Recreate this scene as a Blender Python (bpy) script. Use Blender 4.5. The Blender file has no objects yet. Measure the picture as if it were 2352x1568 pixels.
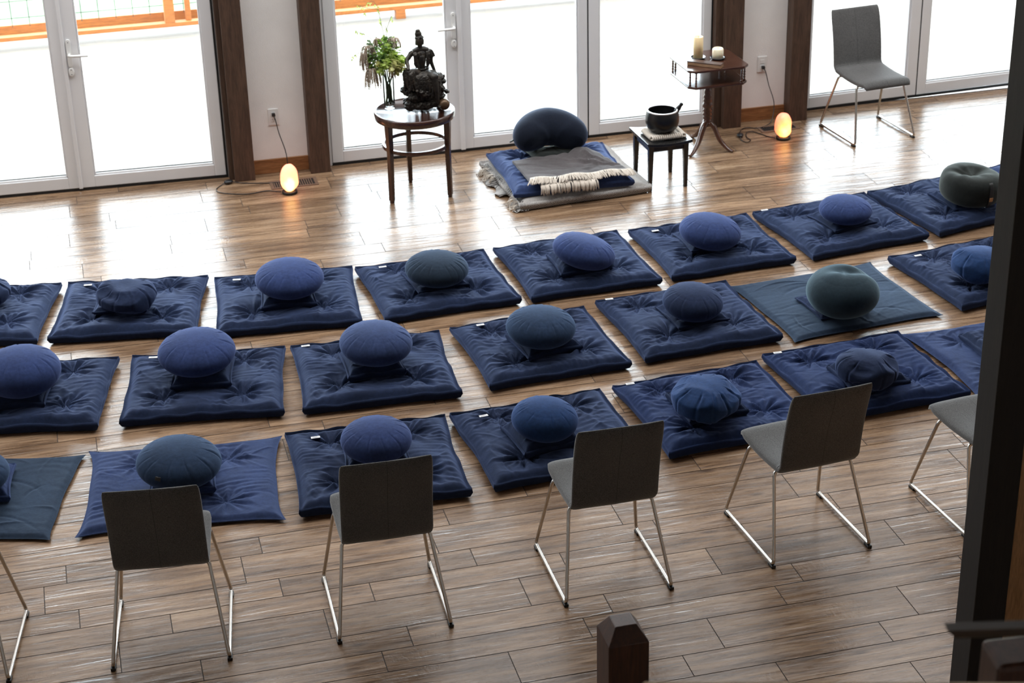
import bpy, bmesh, math, random
import numpy as np
from mathutils import Vector, Matrix
PI = math.pi
SC = bpy.context.scene
COL = SC.collection

# ------------------------------------------------------------------ camera
FPX = 4234.4
Rw = [[0.9687, -0.2473, -0.0228], [-0.1274, -0.4159, -0.9005], [0.2132, 0.8751, -0.4344]]
cam_d = bpy.data.cameras.new('camera')
cam_d.sensor_fit = 'HORIZONTAL'
cam_d.sensor_width = 36.0
cam_d.lens = FPX / 2352 * 36.0
cam_d.clip_start = 0.1
cam_d.clip_end = 300
cam = bpy.data.objects.new('camera', cam_d)
COL.objects.link(cam)
_r, _u, _b = Vector(Rw[0]), -Vector(Rw[1]), -Vector(Rw[2])
_m = Matrix((_r, _u, _b)).transposed().to_4x4()
_m.translation = Vector((0, 0, 4.65978))
cam.matrix_world = _m
cam_d.dof.use_dof = True
cam_d.dof.focus_distance = 8.3
cam_d.dof.aperture_fstop = 5.6
SC.camera = cam

# ------------------------------------------------------------------ world: bright overcast sky
SKY = 14.0
world = bpy.data.worlds.new('sky')
SC.world = world
world.use_nodes = True
wn = world.node_tree
wn.nodes.clear()
wo = wn.nodes.new('ShaderNodeOutputWorld')
wb = wn.nodes.new('ShaderNodeBackground')
wt = wn.nodes.new('ShaderNodeTexCoord')
wsep = wn.nodes.new('ShaderNodeSeparateXYZ')
wr = wn.nodes.new('ShaderNodeValToRGB')
wr.color_ramp.elements[0].position = 0.0
wr.color_ramp.elements[0].color = (0.80, 0.90, 1.0, 1)
wr.color_ramp.elements[1].position = 0.9
wr.color_ramp.elements[1].color = (0.86, 0.94, 1.0, 1)
wn.links.new(wt.outputs['Generated'], wsep.inputs[0])
wn.links.new(wsep.outputs['Z'], wr.inputs[0])
wn.links.new(wr.outputs[0], wb.inputs[0])
wb.inputs[1].default_value = SKY
wn.links.new(wb.outputs[0], wo.inputs[0])

# daylight through the door openings (portals only guide the sky's own light), and
# two added soft fills, overhead and behind the camera, with no openings built
def area(name, loc, rot, sx, sy, power, col=(1, 1, 1), portal=False):
    l = bpy.data.lights.new(name, 'AREA')
    l.shape = 'RECTANGLE'
    l.size, l.size_y = sx, sy
    l.energy = power
    l.color = col
    if portal:
        l.cycles.is_portal = True
    o = bpy.data.objects.new(name, l)
    o.location = loc
    o.rotation_euler = rot
    COL.objects.link(o)
    return o
for nm, x0, x1 in (('door_daylight', -1.2, 1.03), ('door_daylight', 1.76, 4.67), ('door_daylight', 5.45, 8.4)):
    area(nm, ((x0 + x1) / 2, 12.9, 1.08), (-PI / 2, 0, 0), x1 - x0, 2.3, 1, portal=True)
area('ceiling_fill', (2.4, 11.0, 5.40), (0, 0, 0), 13.0, 2.8, 610, (0.96, 0.98, 1.0))  # added overhead fill, no roof opening above it
area('rear_fill', (2.0, -3.3, 3.2), (PI / 2, 0, 0), 9.0, 2.6, 9, (1.0, 0.97, 0.94))  # added weak fill from behind, no window there

SC.view_settings.view_transform = 'Standard'
SC.view_settings.look = 'None'
SC.view_settings.gamma = 1.0
SC.view_settings.use_curve_mapping = False
SC.view_settings.exposure = 0.0

# ------------------------------------------------------------------ helpers
def link(name, me, mat=None, parent=None, loc=None, rot=None, smooth=True):
    o = bpy.data.objects.new(name, me)
    COL.objects.link(o)
    if mat is not None and len(me.materials) == 0:
        me.materials.append(mat)
    if smooth:
        me.shade_smooth()
    if parent is not None:
        o.parent = parent
    if loc is not None:
        o.location = loc
    if rot is not None:
        o.rotation_euler = rot
    return o

def tag(o, label=None, cat=None, group=None, kind=None):
    if label: o['label'] = label
    if cat: o['category'] = cat
    if group: o['group'] = group
    if kind: o['kind'] = kind
    return o

def empty(name, loc=(0, 0, 0), rz=0.0, parent=None):
    o = bpy.data.objects.new(name, None)
    o.empty_display_size = 0.1
    COL.objects.link(o)
    o.location = loc
    o.rotation_euler = (0, 0, rz)
    if parent: o.parent = parent
    return o

def struct(o, kind='structure'):
    o['kind'] = kind
    return o

def copy_tree(o, parent=None):
    c = o.copy()
    COL.objects.link(c)
    c.parent = parent
    for ch in list(o.children):
        copy_tree(ch, c)
    return c

def mesh(name, v, f):
    me = bpy.data.meshes.new(name)
    me.from_pydata([tuple(map(float, p)) for p in v], [], [tuple(map(int, q)) for q in f])
    me.update()
    return me

class MB:
    """collects shapes, becomes one mesh"""
    def __init__(s): s.v = []; s.f = []
    def add(s, v, f, M=None):
        n = len(s.v)
        if M is not None: v = [M @ Vector(p) for p in v]
        s.v += [tuple(p) for p in v]
        s.f += [tuple(i + n for i in q) for q in f]
        return s
    def box(s, x0, x1, y0, y1, z0, z1, M=None):
        v = [(x0, y0, z0), (x1, y0, z0), (x1, y1, z0), (x0, y1, z0), (x0, y0, z1), (x1, y0, z1), (x1, y1, z1), (x0, y1, z1)]
        return s.add(v, [(0, 3, 2, 1), (4, 5, 6, 7), (0, 1, 5, 4), (1, 2, 6, 5), (2, 3, 7, 6), (3, 0, 4, 7)], M)
    def lathe(s, prof, seg=32, c=(0, 0, 0), M=None):
        v = []; f = []; n = len(prof)
        for i in range(seg):
            a = 2 * PI * i / seg
            for r, z in prof: v.append((c[0] + r * math.cos(a), c[1] + r * math.sin(a), c[2] + z))
        for i in range(seg):
            j = (i + 1) % seg
            for k in range(n - 1):
                f.append((i * n + k, j * n + k, j * n + k + 1, i * n + k + 1))
        return s.add(v, f, M)
    def tube(s, pts, r, seg=10, caps=True, squash=1.0, M=None):
        pts = [Vector(p) for p in pts]
        n = len(pts)
        rr = r if hasattr(r, '__len__') else [r] * n
        v = []; f = []
        t0 = (pts[1] - pts[0]).normalized()
        ref = Vector((0, 0, 1)) if abs(t0.z) < 0.9 else Vector((1, 0, 0))
        nx = t0.cross(ref).normalized()
        for i in range(n):
            if i == 0: t = pts[1] - pts[0]
            elif i == n - 1: t = pts[-1] - pts[-2]
            else: t = (pts[i + 1] - pts[i]).normalized() + (pts[i] - pts[i - 1]).normalized()
            t.normalize()
            nx = (nx - t * nx.dot(t)).normalized()
            ny = t.cross(nx)
            for k in range(seg):
                a = 2 * PI * k / seg
                v.append(pts[i] + nx * (rr[i] * math.cos(a)) + ny * (rr[i] * squash * math.sin(a)))
        for i in range(n - 1):
            for k in range(seg):
                k2 = (k + 1) % seg
                f.append((i * seg + k, i * seg + k2, (i + 1) * seg + k2, (i + 1) * seg + k))
        if caps:
            f.append(tuple(range(seg - 1, -1, -1)))
            f.append(tuple((n - 1) * seg + k for k in range(seg)))
        return s.add(v, f, M)
    def ell(s, c, r, seg=16, rings=10, M=None):
        v = []; f = []
        for j in range(rings + 1):
            p = PI * j / rings
            for i in range(seg):
                a = 2 * PI * i / seg
                v.append((c[0] + r[0] * math.sin(p) * math.cos(a), c[1] + r[1] * math.sin(p) * math.sin(a), c[2] - r[2] * math.cos(p)))
        for j in range(rings):
            for i in range(seg):
                i2 = (i + 1) % seg
                f.append((j * seg + i, j * seg + i2, (j + 1) * seg + i2, (j + 1) * seg + i))
        return s.add(v, f, M)
    def prism(s, poly, z0, z1, M=None):
        n = len(poly)
        v = [(x, y, z0) for x, y in poly] + [(x, y, z1) for x, y in poly]
        f = [tuple(range(n - 1, -1, -1)), tuple(range(n, 2 * n))] + [(i, (i + 1) % n, n + (i + 1) % n, n + i) for i in range(n)]
        return s.add(v, f, M)
    def build(s, name, mat, parent=None, loc=None, rot=None, bevel=0, smooth=False, merge=False, seg=2):
        me = mesh(name, s.v, s.f)
        if merge:
            bm = bmesh.new(); bm.from_mesh(me)
            bmesh.ops.remove_doubles(bm, verts=bm.verts, dist=1e-5)
            bm.to_mesh(me); bm.free()
        o = link(name, me, mat, parent, loc, rot, smooth)
        if bevel:
            b = o.modifiers.new('bevel', 'BEVEL'); b.width = bevel; b.segments = seg; b.limit_method = 'ANGLE'
            b.harden_normals = False
        return o

def bend(pts, r=0.03, n=6):
    """round the corners of a polyline"""
    pts = [Vector(p) for p in pts]
    out = [pts[0]]
    for i in range(1, len(pts) - 1):
        a = pts[i] + (pts[i - 1] - pts[i]).normalized() * r
        b = pts[i] + (pts[i + 1] - pts[i]).normalized() * r
        for k in range(n + 1):
            t = k / n
            out.append(a * (1 - t) ** 2 + pts[i] * 2 * t * (1 - t) + b * t * t)
    out.append(pts[-1])
    return out

def spline(pts, n=8):
    P = [Vector(p) for p in pts]
    P = [P[0] * 2 - P[1]] + P + [P[-1] * 2 - P[-2]]
    out = []
    for i in range(1, len(P) - 2):
        for k in range(n):
            t = k / n
            a, b, c, d = P[i - 1], P[i], P[i + 1], P[i + 2]
            out.append(0.5 * ((2 * b) + (c - a) * t + (2 * a - 5 * b + 4 * c - d) * t * t + (3 * b - a - 3 * c + d) * t ** 3))
    out.append(P[-2])
    return out

# ------------------------------------------------------------------ materials
def mat_new(name):
    m = bpy.data.materials.new(name)
    m.use_nodes = True
    nt = m.node_tree
    nt.nodes.clear()
    out = nt.nodes.new('ShaderNodeOutputMaterial')
    b = nt.nodes.new('ShaderNodeBsdfPrincipled')
    nt.links.new(b.outputs[0], out.inputs[0])
    return m, nt, b, out
def N(nt, t, **kw):
    n = nt.nodes.new(t)
    for k, v in kw.items(): setattr(n, k, v)
    return n
def mathn(nt, op, a, b=None, c=None):
    n = nt.nodes.new('ShaderNodeMath'); n.operation = op
    for i, q in enumerate((a, b, c)):
        if q is None: continue
        if isinstance(q, (int, float)): n.inputs[i].default_value = q
        else: nt.links.new(q, n.inputs[i])
    return n.outputs[0]
def ramp(nt, fac, stops, interp='LINEAR'):
    r = nt.nodes.new('ShaderNodeValToRGB')
    r.color_ramp.interpolation = interp
    while len(r.color_ramp.elements) < len(stops): r.color_ramp.elements.new(0.5)
    for e, (p, c) in zip(r.color_ramp.elements, stops):
        e.position = p
        e.color = tuple(c) + (1,) if len(c) == 3 else c
    nt.links.new(fac, r.inputs[0])
    return r.outputs[0]
def noise(nt, vec, scale, detail=4, rough=0.55, dist=0.0, mscale=None):
    if mscale is not None:
        mp = nt.nodes.new('ShaderNodeMapping')
        mp.inputs['Scale'].default_value = mscale
        nt.links.new(vec, mp.inputs[0]); vec = mp.outputs[0]
    n = nt.nodes.new('ShaderNodeTexNoise')
    n.inputs['Scale'].default_value = scale
    n.inputs['Detail'].default_value = detail
    n.inputs['Roughness'].default_value = rough
    n.inputs['Distortion'].default_value = dist
    nt.links.new(vec, n.inputs['Vector'])
    return n.outputs['Fac']
def bump(nt, b, h, strength=0.3, dist=0.01, prev=None):
    n = nt.nodes.new('ShaderNodeBump')
    n.inputs['Strength'].default_value = strength
    n.inputs['Distance'].default_value = dist
    nt.links.new(h, n.inputs['Height'])
    if prev is not None: nt.links.new(prev, n.inputs['Normal'])
    if b is not None: nt.links.new(n.outputs[0], b.inputs['Normal'])
    return n.outputs[0]
def mixc(nt, fac, a, b, mode='MIX'):
    n = nt.nodes.new('ShaderNodeMix'); n.data_type = 'RGBA'; n.blend_type = mode
    for i, q in ((0, fac), (6, a), (7, b)):
        if isinstance(q, (int, float)): n.inputs[i].default_value = q
        elif isinstance(q, tuple): n.inputs[i].default_value = q if len(q) == 4 else q + (1,)
        else: nt.links.new(q, n.inputs[i])
    return n.outputs[2]

def leafy(name, col, tr=0.5):
    m, nt, b, out = mat_new(name)
    tc = N(nt, 'ShaderNodeTexCoord')
    n = noise(nt, tc.outputs['Object'], 40)
    c = ramp(nt, n, [(0.3, tuple(q * 0.7 for q in col)), (0.7, tuple(min(1, q * 1.3) for q in col))])
    nt.links.new(c, b.inputs['Base Color']); b.inputs['Roughness'].default_value = 0.5
    t = N(nt, 'ShaderNodeBsdfTranslucent'); nt.links.new(c, t.inputs[0])
    mx = N(nt, 'ShaderNodeMixShader'); mx.inputs[0].default_value = tr
    nt.links.new(b.outputs[0], mx.inputs[1]); nt.links.new(t.outputs[0], mx.inputs[2]); nt.links.new(mx.outputs[0], out.inputs[0])
    return m

def simple(name, col, rough=0.5, metal=0.0, spec=0.5, nscale=0, namp=0.15, bstr=0, bscale=200, bdist=0.001, coat=0.0, sheen=0.0, sheen_tint=(1, 1, 1), sss=0):
    m, nt, b, out = mat_new(name)
    b.inputs['Roughness'].default_value = rough
    b.inputs['Metallic'].default_value = metal
    b.inputs['Specular IOR Level'].default_value = spec
    b.inputs['Coat Weight'].default_value = coat
    b.inputs['Sheen Weight'].default_value = sheen
    b.inputs['Sheen Tint'].default_value = tuple(sheen_tint) + (1,)
    b.inputs['Sheen Roughness'].default_value = 0.4
    if sss:
        b.inputs['Subsurface Weight'].default_value = sss
        b.inputs['Subsurface Radius'].default_value = (0.02, 0.012, 0.006)
    tc = N(nt, 'ShaderNodeTexCoord')
    if nscale:
        n = noise(nt, tc.outputs['Object'], nscale)
        lo = tuple(c * (1 - namp) for c in col); hi = tuple(min(1, c * (1 + namp)) for c in col)
        nt.links.new(ramp(nt, n, [(0.3, lo), (0.7, hi)]), b.inputs['Base Color'])
    else:
        b.inputs['Base Color'].default_value = tuple(col) + (1,)
    if bstr:
        bump(nt, b, noise(nt, tc.outputs['Object'], bscale, 3), bstr, bdist)
    return m

def fabric(name, col, sheen=0.35, tint=(0.38, 0.52, 1.0), weave=900):
    m, nt, b, out = mat_new(name)
    tc = N(nt, 'ShaderNodeTexCoord')
    n1 = noise(nt, tc.outputs['Object'], 5, 4, 0.6)
    n2 = noise(nt, tc.outputs['Object'], 60, 3)
    lo = tuple(c * 0.78 for c in col); hi = tuple(c * 1.25 for c in col)
    c1 = ramp(nt, n1, [(0.3, lo), (0.7, hi)])
    c2 = ramp(nt, n2, [(0.35, (0.85,) * 3), (0.65, (1.1,) * 3)])
    nt.links.new(mixc(nt, 1.0, c1, c2, 'MULTIPLY'), b.inputs['Base Color'])
    b.inputs['Roughness'].default_value = 0.85
    b.inputs['Specular IOR Level'].default_value = 0.15
    b.inputs['Sheen Weight'].default_value = sheen
    b.inputs['Sheen Roughness'].default_value = 0.45
    b.inputs['Sheen Tint'].default_value = tuple(tint) + (1,)
    nb = bump(nt, None, noise(nt, tc.outputs['Object'], 28, 4, 0.6, 0.4), 0.35, 0.004)
    bump(nt, b, noise(nt, tc.outputs['Object'], weave, 1), 0.12, 0.0006, nb)
    return m

def wood(name, dark, mid, light, rough=0.45, axis='z', scale=1.0, knots=True, coat=0.0, bstr=0.15):
    m, nt, b, out = mat_new(name)
    tc = N(nt, 'ShaderNodeTexCoord')
    st = {'x': (1.2, 14, 14), 'y': (14, 1.2, 14), 'z': (14, 14, 1.2)}[axis]
    st = tuple(s * scale for s in st)
    n1 = noise(nt, tc.outputs['Object'], 3.0, 6, 0.6, 0.6, st)
    n2 = noise(nt, tc.outputs['Object'], 14.0, 4, 0.6, 0.2, st)
    c = ramp(nt, n1, [(0.25, dark), (0.5, mid), (0.78, light)])
    g = ramp(nt, n2, [(0.35, (0.72,) * 3), (0.6, (1.08,) * 3)])
    c = mixc(nt, 1.0, c, g, 'MULTIPLY')
    if knots:
        vo = N(nt, 'ShaderNodeTexVoronoi'); vo.inputs['Scale'].default_value = 1.6 * scale
        mp = N(nt, 'ShaderNodeMapping')
        mp.inputs['Scale'].default_value = {'x': (1, 2.2, 2.2), 'y': (2.2, 1, 2.2), 'z': (2.2, 2.2, 1)}[axis]
        nt.links.new(tc.outputs['Object'], mp.inputs[0]); nt.links.new(mp.outputs[0], vo.inputs['Vector'])
        k = ramp(nt, vo.outputs['Distance'], [(0.05, (0.35,) * 3), (0.14, (1,) * 3)])
        c = mixc(nt, 0.7, c, mixc(nt, 1.0, c, k, 'MULTIPLY'))
    nt.links.new(c, b.inputs['Base Color'])
    b.inputs['Roughness'].default_value = rough
    b.inputs['Coat Weight'].default_value = coat
    b.inputs['Coat Roughness'].default_value = 0.15
    bump(nt, b, n2, bstr, 0.002)
    return m

M = {}
M['navy'] = fabric('navy_cotton', (0.0105, 0.019, 0.049), sheen=0.3)
M['navy_blue'] = fabric('blue_navy_cotton', (0.010, 0.021, 0.068), sheen=0.3)
M['navy_purple'] = fabric('indigo_cotton', (0.023, 0.040, 0.118), tint=(0.4, 0.52, 1.0))
M['navy_bright'] = fabric('royal_navy_cotton', (0.010, 0.034, 0.105))
M['teal_dark'] = fabric('dark_teal_cotton', (0.010, 0.019, 0.032), tint=(0.4, 0.58, 0.95))
M['teal'] = fabric('slate_blue_cotton', (0.013, 0.028, 0.062), tint=(0.4, 0.6, 1.0))
M['teal_felt'] = fabric('teal_felt', (0.011, 0.022, 0.031), sheen=0.55, tint=(0.5, 0.72, 0.85))
M['mat_teal'] = fabric('faded_teal_navy_cotton', (0.016, 0.029, 0.054), tint=(0.5, 0.7, 1.0))
M['mat_faded'] = fabric('faded_indigo_cotton', (0.024, 0.040, 0.105), tint=(0.42, 0.56, 1.0))
M['charcoal'] = fabric('charcoal_felt_and_shade', (0.012, 0.014, 0.013), sheen=0.35, tint=(0.8, 0.9, 0.85))
M['crescent'] = fabric('midnight_jersey', (0.006, 0.009, 0.018), sheen=0.35, tint=(0.5, 0.62, 0.9))
M['blanket'] = fabric('grey_wool', (0.075, 0.066, 0.068), sheen=0.3, tint=(1, 1, 1))
M['fringe'] = simple('cream_wool_fringe', (0.62, 0.55, 0.47), 0.9, bstr=0.4, bscale=300, sheen=0.3)
M['label'] = simple('white_woven_label', (0.72, 0.72, 0.72), 0.7)
M['label_print'] = simple('grey_label_print', (0.25, 0.22, 0.24), 0.8)
M['tan'] = simple('tan_leather', (0.45, 0.22, 0.09), 0.6)
M['chrome'] = simple('brushed_steel', (0.60, 0.58, 0.55), 0.25, 1.0)
M['rubber'] = simple('black_rubber', (0.012, 0.012, 0.012), 0.5)
M['plastic_black'] = simple('black_plastic', (0.012, 0.012, 0.013), 0.35)
M['pvc'] = simple('white_vinyl', (0.80, 0.80, 0.81), 0.35, nscale=3, namp=0.02)
M['white_plastic'] = simple('white_plastic', (0.82, 0.82, 0.80), 0.3)
M['gasket'] = simple('black_gasket', (0.01, 0.01, 0.01), 0.6)
M['plaster'] = simple('white_plaster', (0.91, 0.89, 0.865), 0.9, nscale=6, namp=0.03, bstr=0.5, bscale=140, bdist=0.002)
M['ceiling'] = simple('ceiling_paint', (0.34, 0.28, 0.22), 0.9, nscale=3, namp=0.03)
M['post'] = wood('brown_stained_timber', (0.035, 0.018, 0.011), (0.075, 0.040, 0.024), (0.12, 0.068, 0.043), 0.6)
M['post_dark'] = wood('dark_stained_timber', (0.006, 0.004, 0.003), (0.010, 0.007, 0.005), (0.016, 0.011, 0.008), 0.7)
M['railcap'] = wood('weathered_dark_rail', (0.030, 0.022, 0.018), (0.045, 0.034, 0.028), (0.065, 0.05, 0.042), 0.4, 'x')
M['newel'] = wood('red_brown_stained_timber', (0.030, 0.010, 0.005), (0.055, 0.019, 0.009), (0.085, 0.032, 0.016), 0.5)
M['base'] = wood('fir_baseboard', (0.16, 0.065, 0.022), (0.28, 0.125, 0.045), (0.38, 0.19, 0.08), 0.4, 'x')
M['mahog'] = wood('dark_mahogany', (0.022, 0.008, 0.005), (0.050, 0.018, 0.011), (0.085, 0.032, 0.020), 0.22, 'x', 1.0, False, 0.6)
M['mahog_v'] = wood('dark_mahogany_legs', (0.022, 0.008, 0.005), (0.050, 0.018, 0.011), (0.085, 0.032, 0.020), 0.25, 'z', 1.0, False, 0.5)
M['walnut'] = wood('red_walnut', (0.045, 0.016, 0.009), (0.095, 0.036, 0.020), (0.15, 0.062, 0.035), 0.25, 'z', 1.0, False, 0.5)
M['walnut_x'] = wood('red_walnut_board', (0.030, 0.011, 0.007), (0.060, 0.023, 0.014), (0.095, 0.040, 0.025), 0.2, 'x', 1.0, False, 0.6)
M['blackwood'] = simple('black_lacquered_wood', (0.010, 0.010, 0.010), 0.22, coat=0.4, nscale=20)
M['boxwood'] = wood('tan_wooden_block', (0.22, 0.12, 0.06), (0.34, 0.20, 0.11), (0.46, 0.30, 0.18), 0.5, 'x', 2, False)
M['boxtop'] = wood('dark_wooden_block', (0.05, 0.025, 0.018), (0.085, 0.045, 0.03), (0.13, 0.075, 0.05), 0.4, 'x', 2, False)
M['rail'] = wood('orange_cedar', (0.25, 0.074, 0.013), (0.32, 0.10, 0.018), (0.39, 0.135, 0.028), 0.6, 'x', 1, True)
M['pine'] = wood('pale_pine', (0.50, 0.32, 0.16), (0.62, 0.42, 0.22), (0.70, 0.50, 0.28), 0.5, 'x', 0.6)
M['umber'] = wood('warm_brown_panel', (0.30, 0.15, 0.06), (0.42, 0.22, 0.10), (0.5, 0.28, 0.13), 0.6)
M['bowl'] = simple('black_iron_bowl', (0.006, 0.006, 0.007), 0.3, spec=0.45, nscale=14, namp=0.3)
M['bowl_rim'] = simple('bowl_rim_highlight', (0.75, 0.75, 0.76), 0.38, 0.9)  # bright colour paints a white highlight onto the lip
M['candle'] = simple('ivory_wax', (0.92, 0.72, 0.42), 0.5, sss=0.4)
M['candle2'] = simple('cream_wax', (0.92, 0.84, 0.64), 0.5, sss=0.4)
M['dish'] = simple('dark_glass_dish', (0.03, 0.03, 0.035), 0.12, spec=0.8)
M['brass'] = simple('aged_bronze_ball', (0.12, 0.072, 0.038), 0.35, 0.55, nscale=20, namp=0.35)
M['stem'] = simple('dark_green_stem', (0.045, 0.060, 0.022), 0.5, nscale=30, namp=0.3)
M['leaf_dark'] = leafy('dark_green_leaf', (0.060, 0.125, 0.022), 0.45)
M['leaf_mid'] = leafy('green_leaf', (0.24, 0.40, 0.06), 0.5)
M['bloom'] = leafy('lime_green_petals', (0.55, 0.68, 0.20), 0.5)
M['bloom_pale'] = leafy('cream_green_petals', (0.70, 0.70, 0.34), 0.45)
M['tassel'] = leafy('dusty_mauve_bracts', (0.52, 0.42, 0.33), 0.35)
M['vent'] = simple('bronze_vent_metal', (0.20, 0.125, 0.085), 0.45, 0.3)
M['vent_dark'] = simple('vent_shade_and_dark_slats', (0.012, 0.008, 0.006), 0.8)
M['grout'] = simple('dark_grout', (0.055, 0.042, 0.035), 0.8)
M['wire'] = simple('galvanised_wire', (0.05, 0.055, 0.05), 0.5, 0.5)
M['grass'] = simple('meadow_grass', (0.085, 0.125, 0.065), 0.9, nscale=1.6, namp=0.6)
M['deck'] = None

def m_glass():
    m = bpy.data.materials.new('door_glass'); m.use_nodes = True
    nt = m.node_tree; nt.nodes.clear()
    out = N(nt, 'ShaderNodeOutputMaterial'); mx = N(nt, 'ShaderNodeMixShader')
    tr = N(nt, 'ShaderNodeBsdfTransparent'); gl = N(nt, 'ShaderNodeBsdfGlossy'); fr = N(nt, 'ShaderNodeFresnel')
    tr.inputs[0].default_value = (0.96, 0.98, 0.975, 1)
    gl.inputs['Roughness'].default_value = 0.0
    fr.inputs[0].default_value = 1.45
    nt.links.new(fr.outputs[0], mx.inputs[0]); nt.links.new(tr.outputs[0], mx.inputs[1]); nt.links.new(gl.outputs[0], mx.inputs[2])
    nt.links.new(mx.outputs[0], out.inputs[0])
    return m
M['glass'] = m_glass()
def m_vase():
    m, nt, b, out = mat_new('clear_vase_glass')
    b.inputs['Base Color'].default_value = (0.93, 0.97, 0.96, 1)
    b.inputs['Transmission Weight'].default_value = 1.0
    b.inputs['Roughness'].default_value = 0.02
    b.inputs['IOR'].default_value = 1.35
    return m
M['vase'] = m_glass(); M['vase'].name = 'clear_vase_glass'
for _n in M['vase'].node_tree.nodes:
    if _n.type == 'FRESNEL': _n.inputs[0].default_value = 1.12

def m_deck():
    m, nt, b, out = mat_new('pale_cedar_decking')
    tc = N(nt, 'ShaderNodeTexCoord')
    sp = N(nt, 'ShaderNodeSeparateXYZ'); nt.links.new(tc.outputs['Object'], sp.inputs[0])
    fr = mathn(nt, 'FRACT', mathn(nt, 'DIVIDE', sp.outputs['Y'], 0.14))
    gap = ramp(nt, fr, [(0.0, (0.55,) * 3), (0.03, (1,) * 3), (0.97, (1,) * 3), (1.0, (0.55,) * 3)])
    n1 = noise(nt, tc.outputs['Object'], 2.0, 5, 0.6, 0.4, (1, 9, 1))
    c = ramp(nt, n1, [(0.3, (0.13, 0.11, 0.088)), (0.7, (0.19, 0.165, 0.135))])
    nt.links.new(mixc(nt, 1.0, c, gap, 'MULTIPLY'), b.inputs['Base Color'])
    b.inputs['Roughness'].default_value = 0.6
    return m
M['deck'] = m_deck()

def m_floor():
    m, nt, b, out = mat_new('hand_scraped_plank_floor')
    uv = N(nt, 'ShaderNodeUVMap'); uv.uv_map = 'UVMap'
    V = uv.outputs[0]
    at = N(nt, 'ShaderNodeAttribute'); at.attribute_name = 'tone'
    # grain colour
    big = noise(nt, V, 1.0, 6, 0.62, 0.6, (1.5, 16, 1))
    fine = noise(nt, V, 1.0, 5, 0.7, 0.4, (5, 85, 1))
    col = ramp(nt, big, [(0.24, (0.060, 0.033, 0.019)), (0.43, (0.190, 0.118, 0.070)), (0.56, (0.285, 0.184, 0.112)), (0.78, (0.40, 0.285, 0.190))])
    f = ramp(nt, fine, [(0.32, (0.36, 0.31, 0.28)), (0.47, (1.0,) * 3), (0.7, (1.15, 1.14, 1.12))])
    col = mixc(nt, 1.0, col, f, 'MULTIPLY')
    tone = ramp(nt, at.outputs['Fac'], [(0, (0.74, 0.71, 0.68)), (0.5, (1.0, 0.98, 0.95)), (1, (1.18, 1.17, 1.16))])
    col = mixc(nt, 1.0, col, tone, 'MULTIPLY')
    # knots
    mp = N(nt, 'ShaderNodeMapping'); mp.inputs['Scale'].default_value = (2.0, 5.5, 1); nt.links.new(V, mp.inputs[0])
    vo = N(nt, 'ShaderNodeTexVoronoi'); vo.inputs['Scale'].default_value = 1.0; nt.links.new(mp.outputs[0], vo.inputs['Vector'])
    kn = ramp(nt, vo.outputs['Distance'], [(0.03, (0.30, 0.24, 0.2)), (0.11, (1,) * 3)])
    col = mixc(nt, 0.75, col, mixc(nt, 1.0, col, kn, 'MULTIPLY'))
    nt.links.new(col, b.inputs['Base Color'])
    rn = noise(nt, V, 1.0, 4, 0.6, 0, (6, 40, 1))
    rr = ramp(nt, rn, [(0.3, (0.20,) * 3), (0.7, (0.36,) * 3)])
    nt.links.new(rr, b.inputs['Roughness'])
    b.inputs['Specular IOR Level'].default_value = 0.42
    # hand-scraped relief: long soft ridges across the plank, finer scratches on top
    r1 = noise(nt, V, 1.0, 2, 0.5, 0.9, (2.4, 26, 1))
    r2 = noise(nt, V, 1.0, 3, 0.6, 1.2, (9, 110, 1))
    r3 = noise(nt, V, 1.0, 2, 0.5, 0.4, (60, 30, 1))
    r3m = mathn(nt, 'MULTIPLY', r3, mathn(nt, 'GREATER_THAN', noise(nt, V, 1.0, 1, 0.5, 0, (3, 6, 1)), 0.58))
    msk = ramp(nt, noise(nt, V, 1.0, 2, 0.5, 0, (1.7, 5, 1)), [(0.35, (0.25,) * 3), (0.65, (1,) * 3)])
    r1 = mathn(nt, 'MULTIPLY', r1, msk)
    n1 = bump(nt, None, r1, 0.6, 0.0075)
    n2 = bump(nt, None, r2, 0.3, 0.0013, n1)
    bump(nt, b, r3m, 0.35, 0.003, n2)
    return m
M['floor'] = m_floor()

def m_chair():
    m, nt, b, out = mat_new('grey_woven_upholstery')
    tc = N(nt, 'ShaderNodeTexCoord'); O = tc.outputs['Object']
    n1 = noise(nt, O, 260, 2, 0.6)
    n2 = noise(nt, O, 5, 4)
    c = ramp(nt, n1, [(0.3, (0.062, 0.061, 0.060)), (0.7, (0.150, 0.148, 0.146))])
    c2 = ramp(nt, n2, [(0.3, (0.90,) * 3), (0.7, (1.08,) * 3)])
    c = mixc(nt, 1.0, c, c2, 'MULTIPLY')
    sp = N(nt, 'ShaderNodeSeparateXYZ'); nt.links.new(O, sp.inputs[0])
    seam = mathn(nt, 'LESS_THAN', mathn(nt, 'ABSOLUTE', sp.outputs['X']), 0.0012)
    onback = mathn(nt, 'MULTIPLY', seam, mathn(nt, 'GREATER_THAN', sp.outputs['Z'], 0.45))
    c = mixc(nt, mathn(nt, 'MULTIPLY', onback, 0.6), c, (0.03, 0.03, 0.03))
    nt.links.new(c, b.inputs['Base Color'])
    b.inputs['Roughness'].default_value = 0.9
    b.inputs['Specular IOR Level'].default_value = 0.15
    b.inputs['Sheen Weight'].default_value = 0.35
    b.inputs['Sheen Roughness'].default_value = 0.4
    bump(nt, b, n1, 0.3, 0.001)
    return m
M['chair'] = m_chair()

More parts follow.
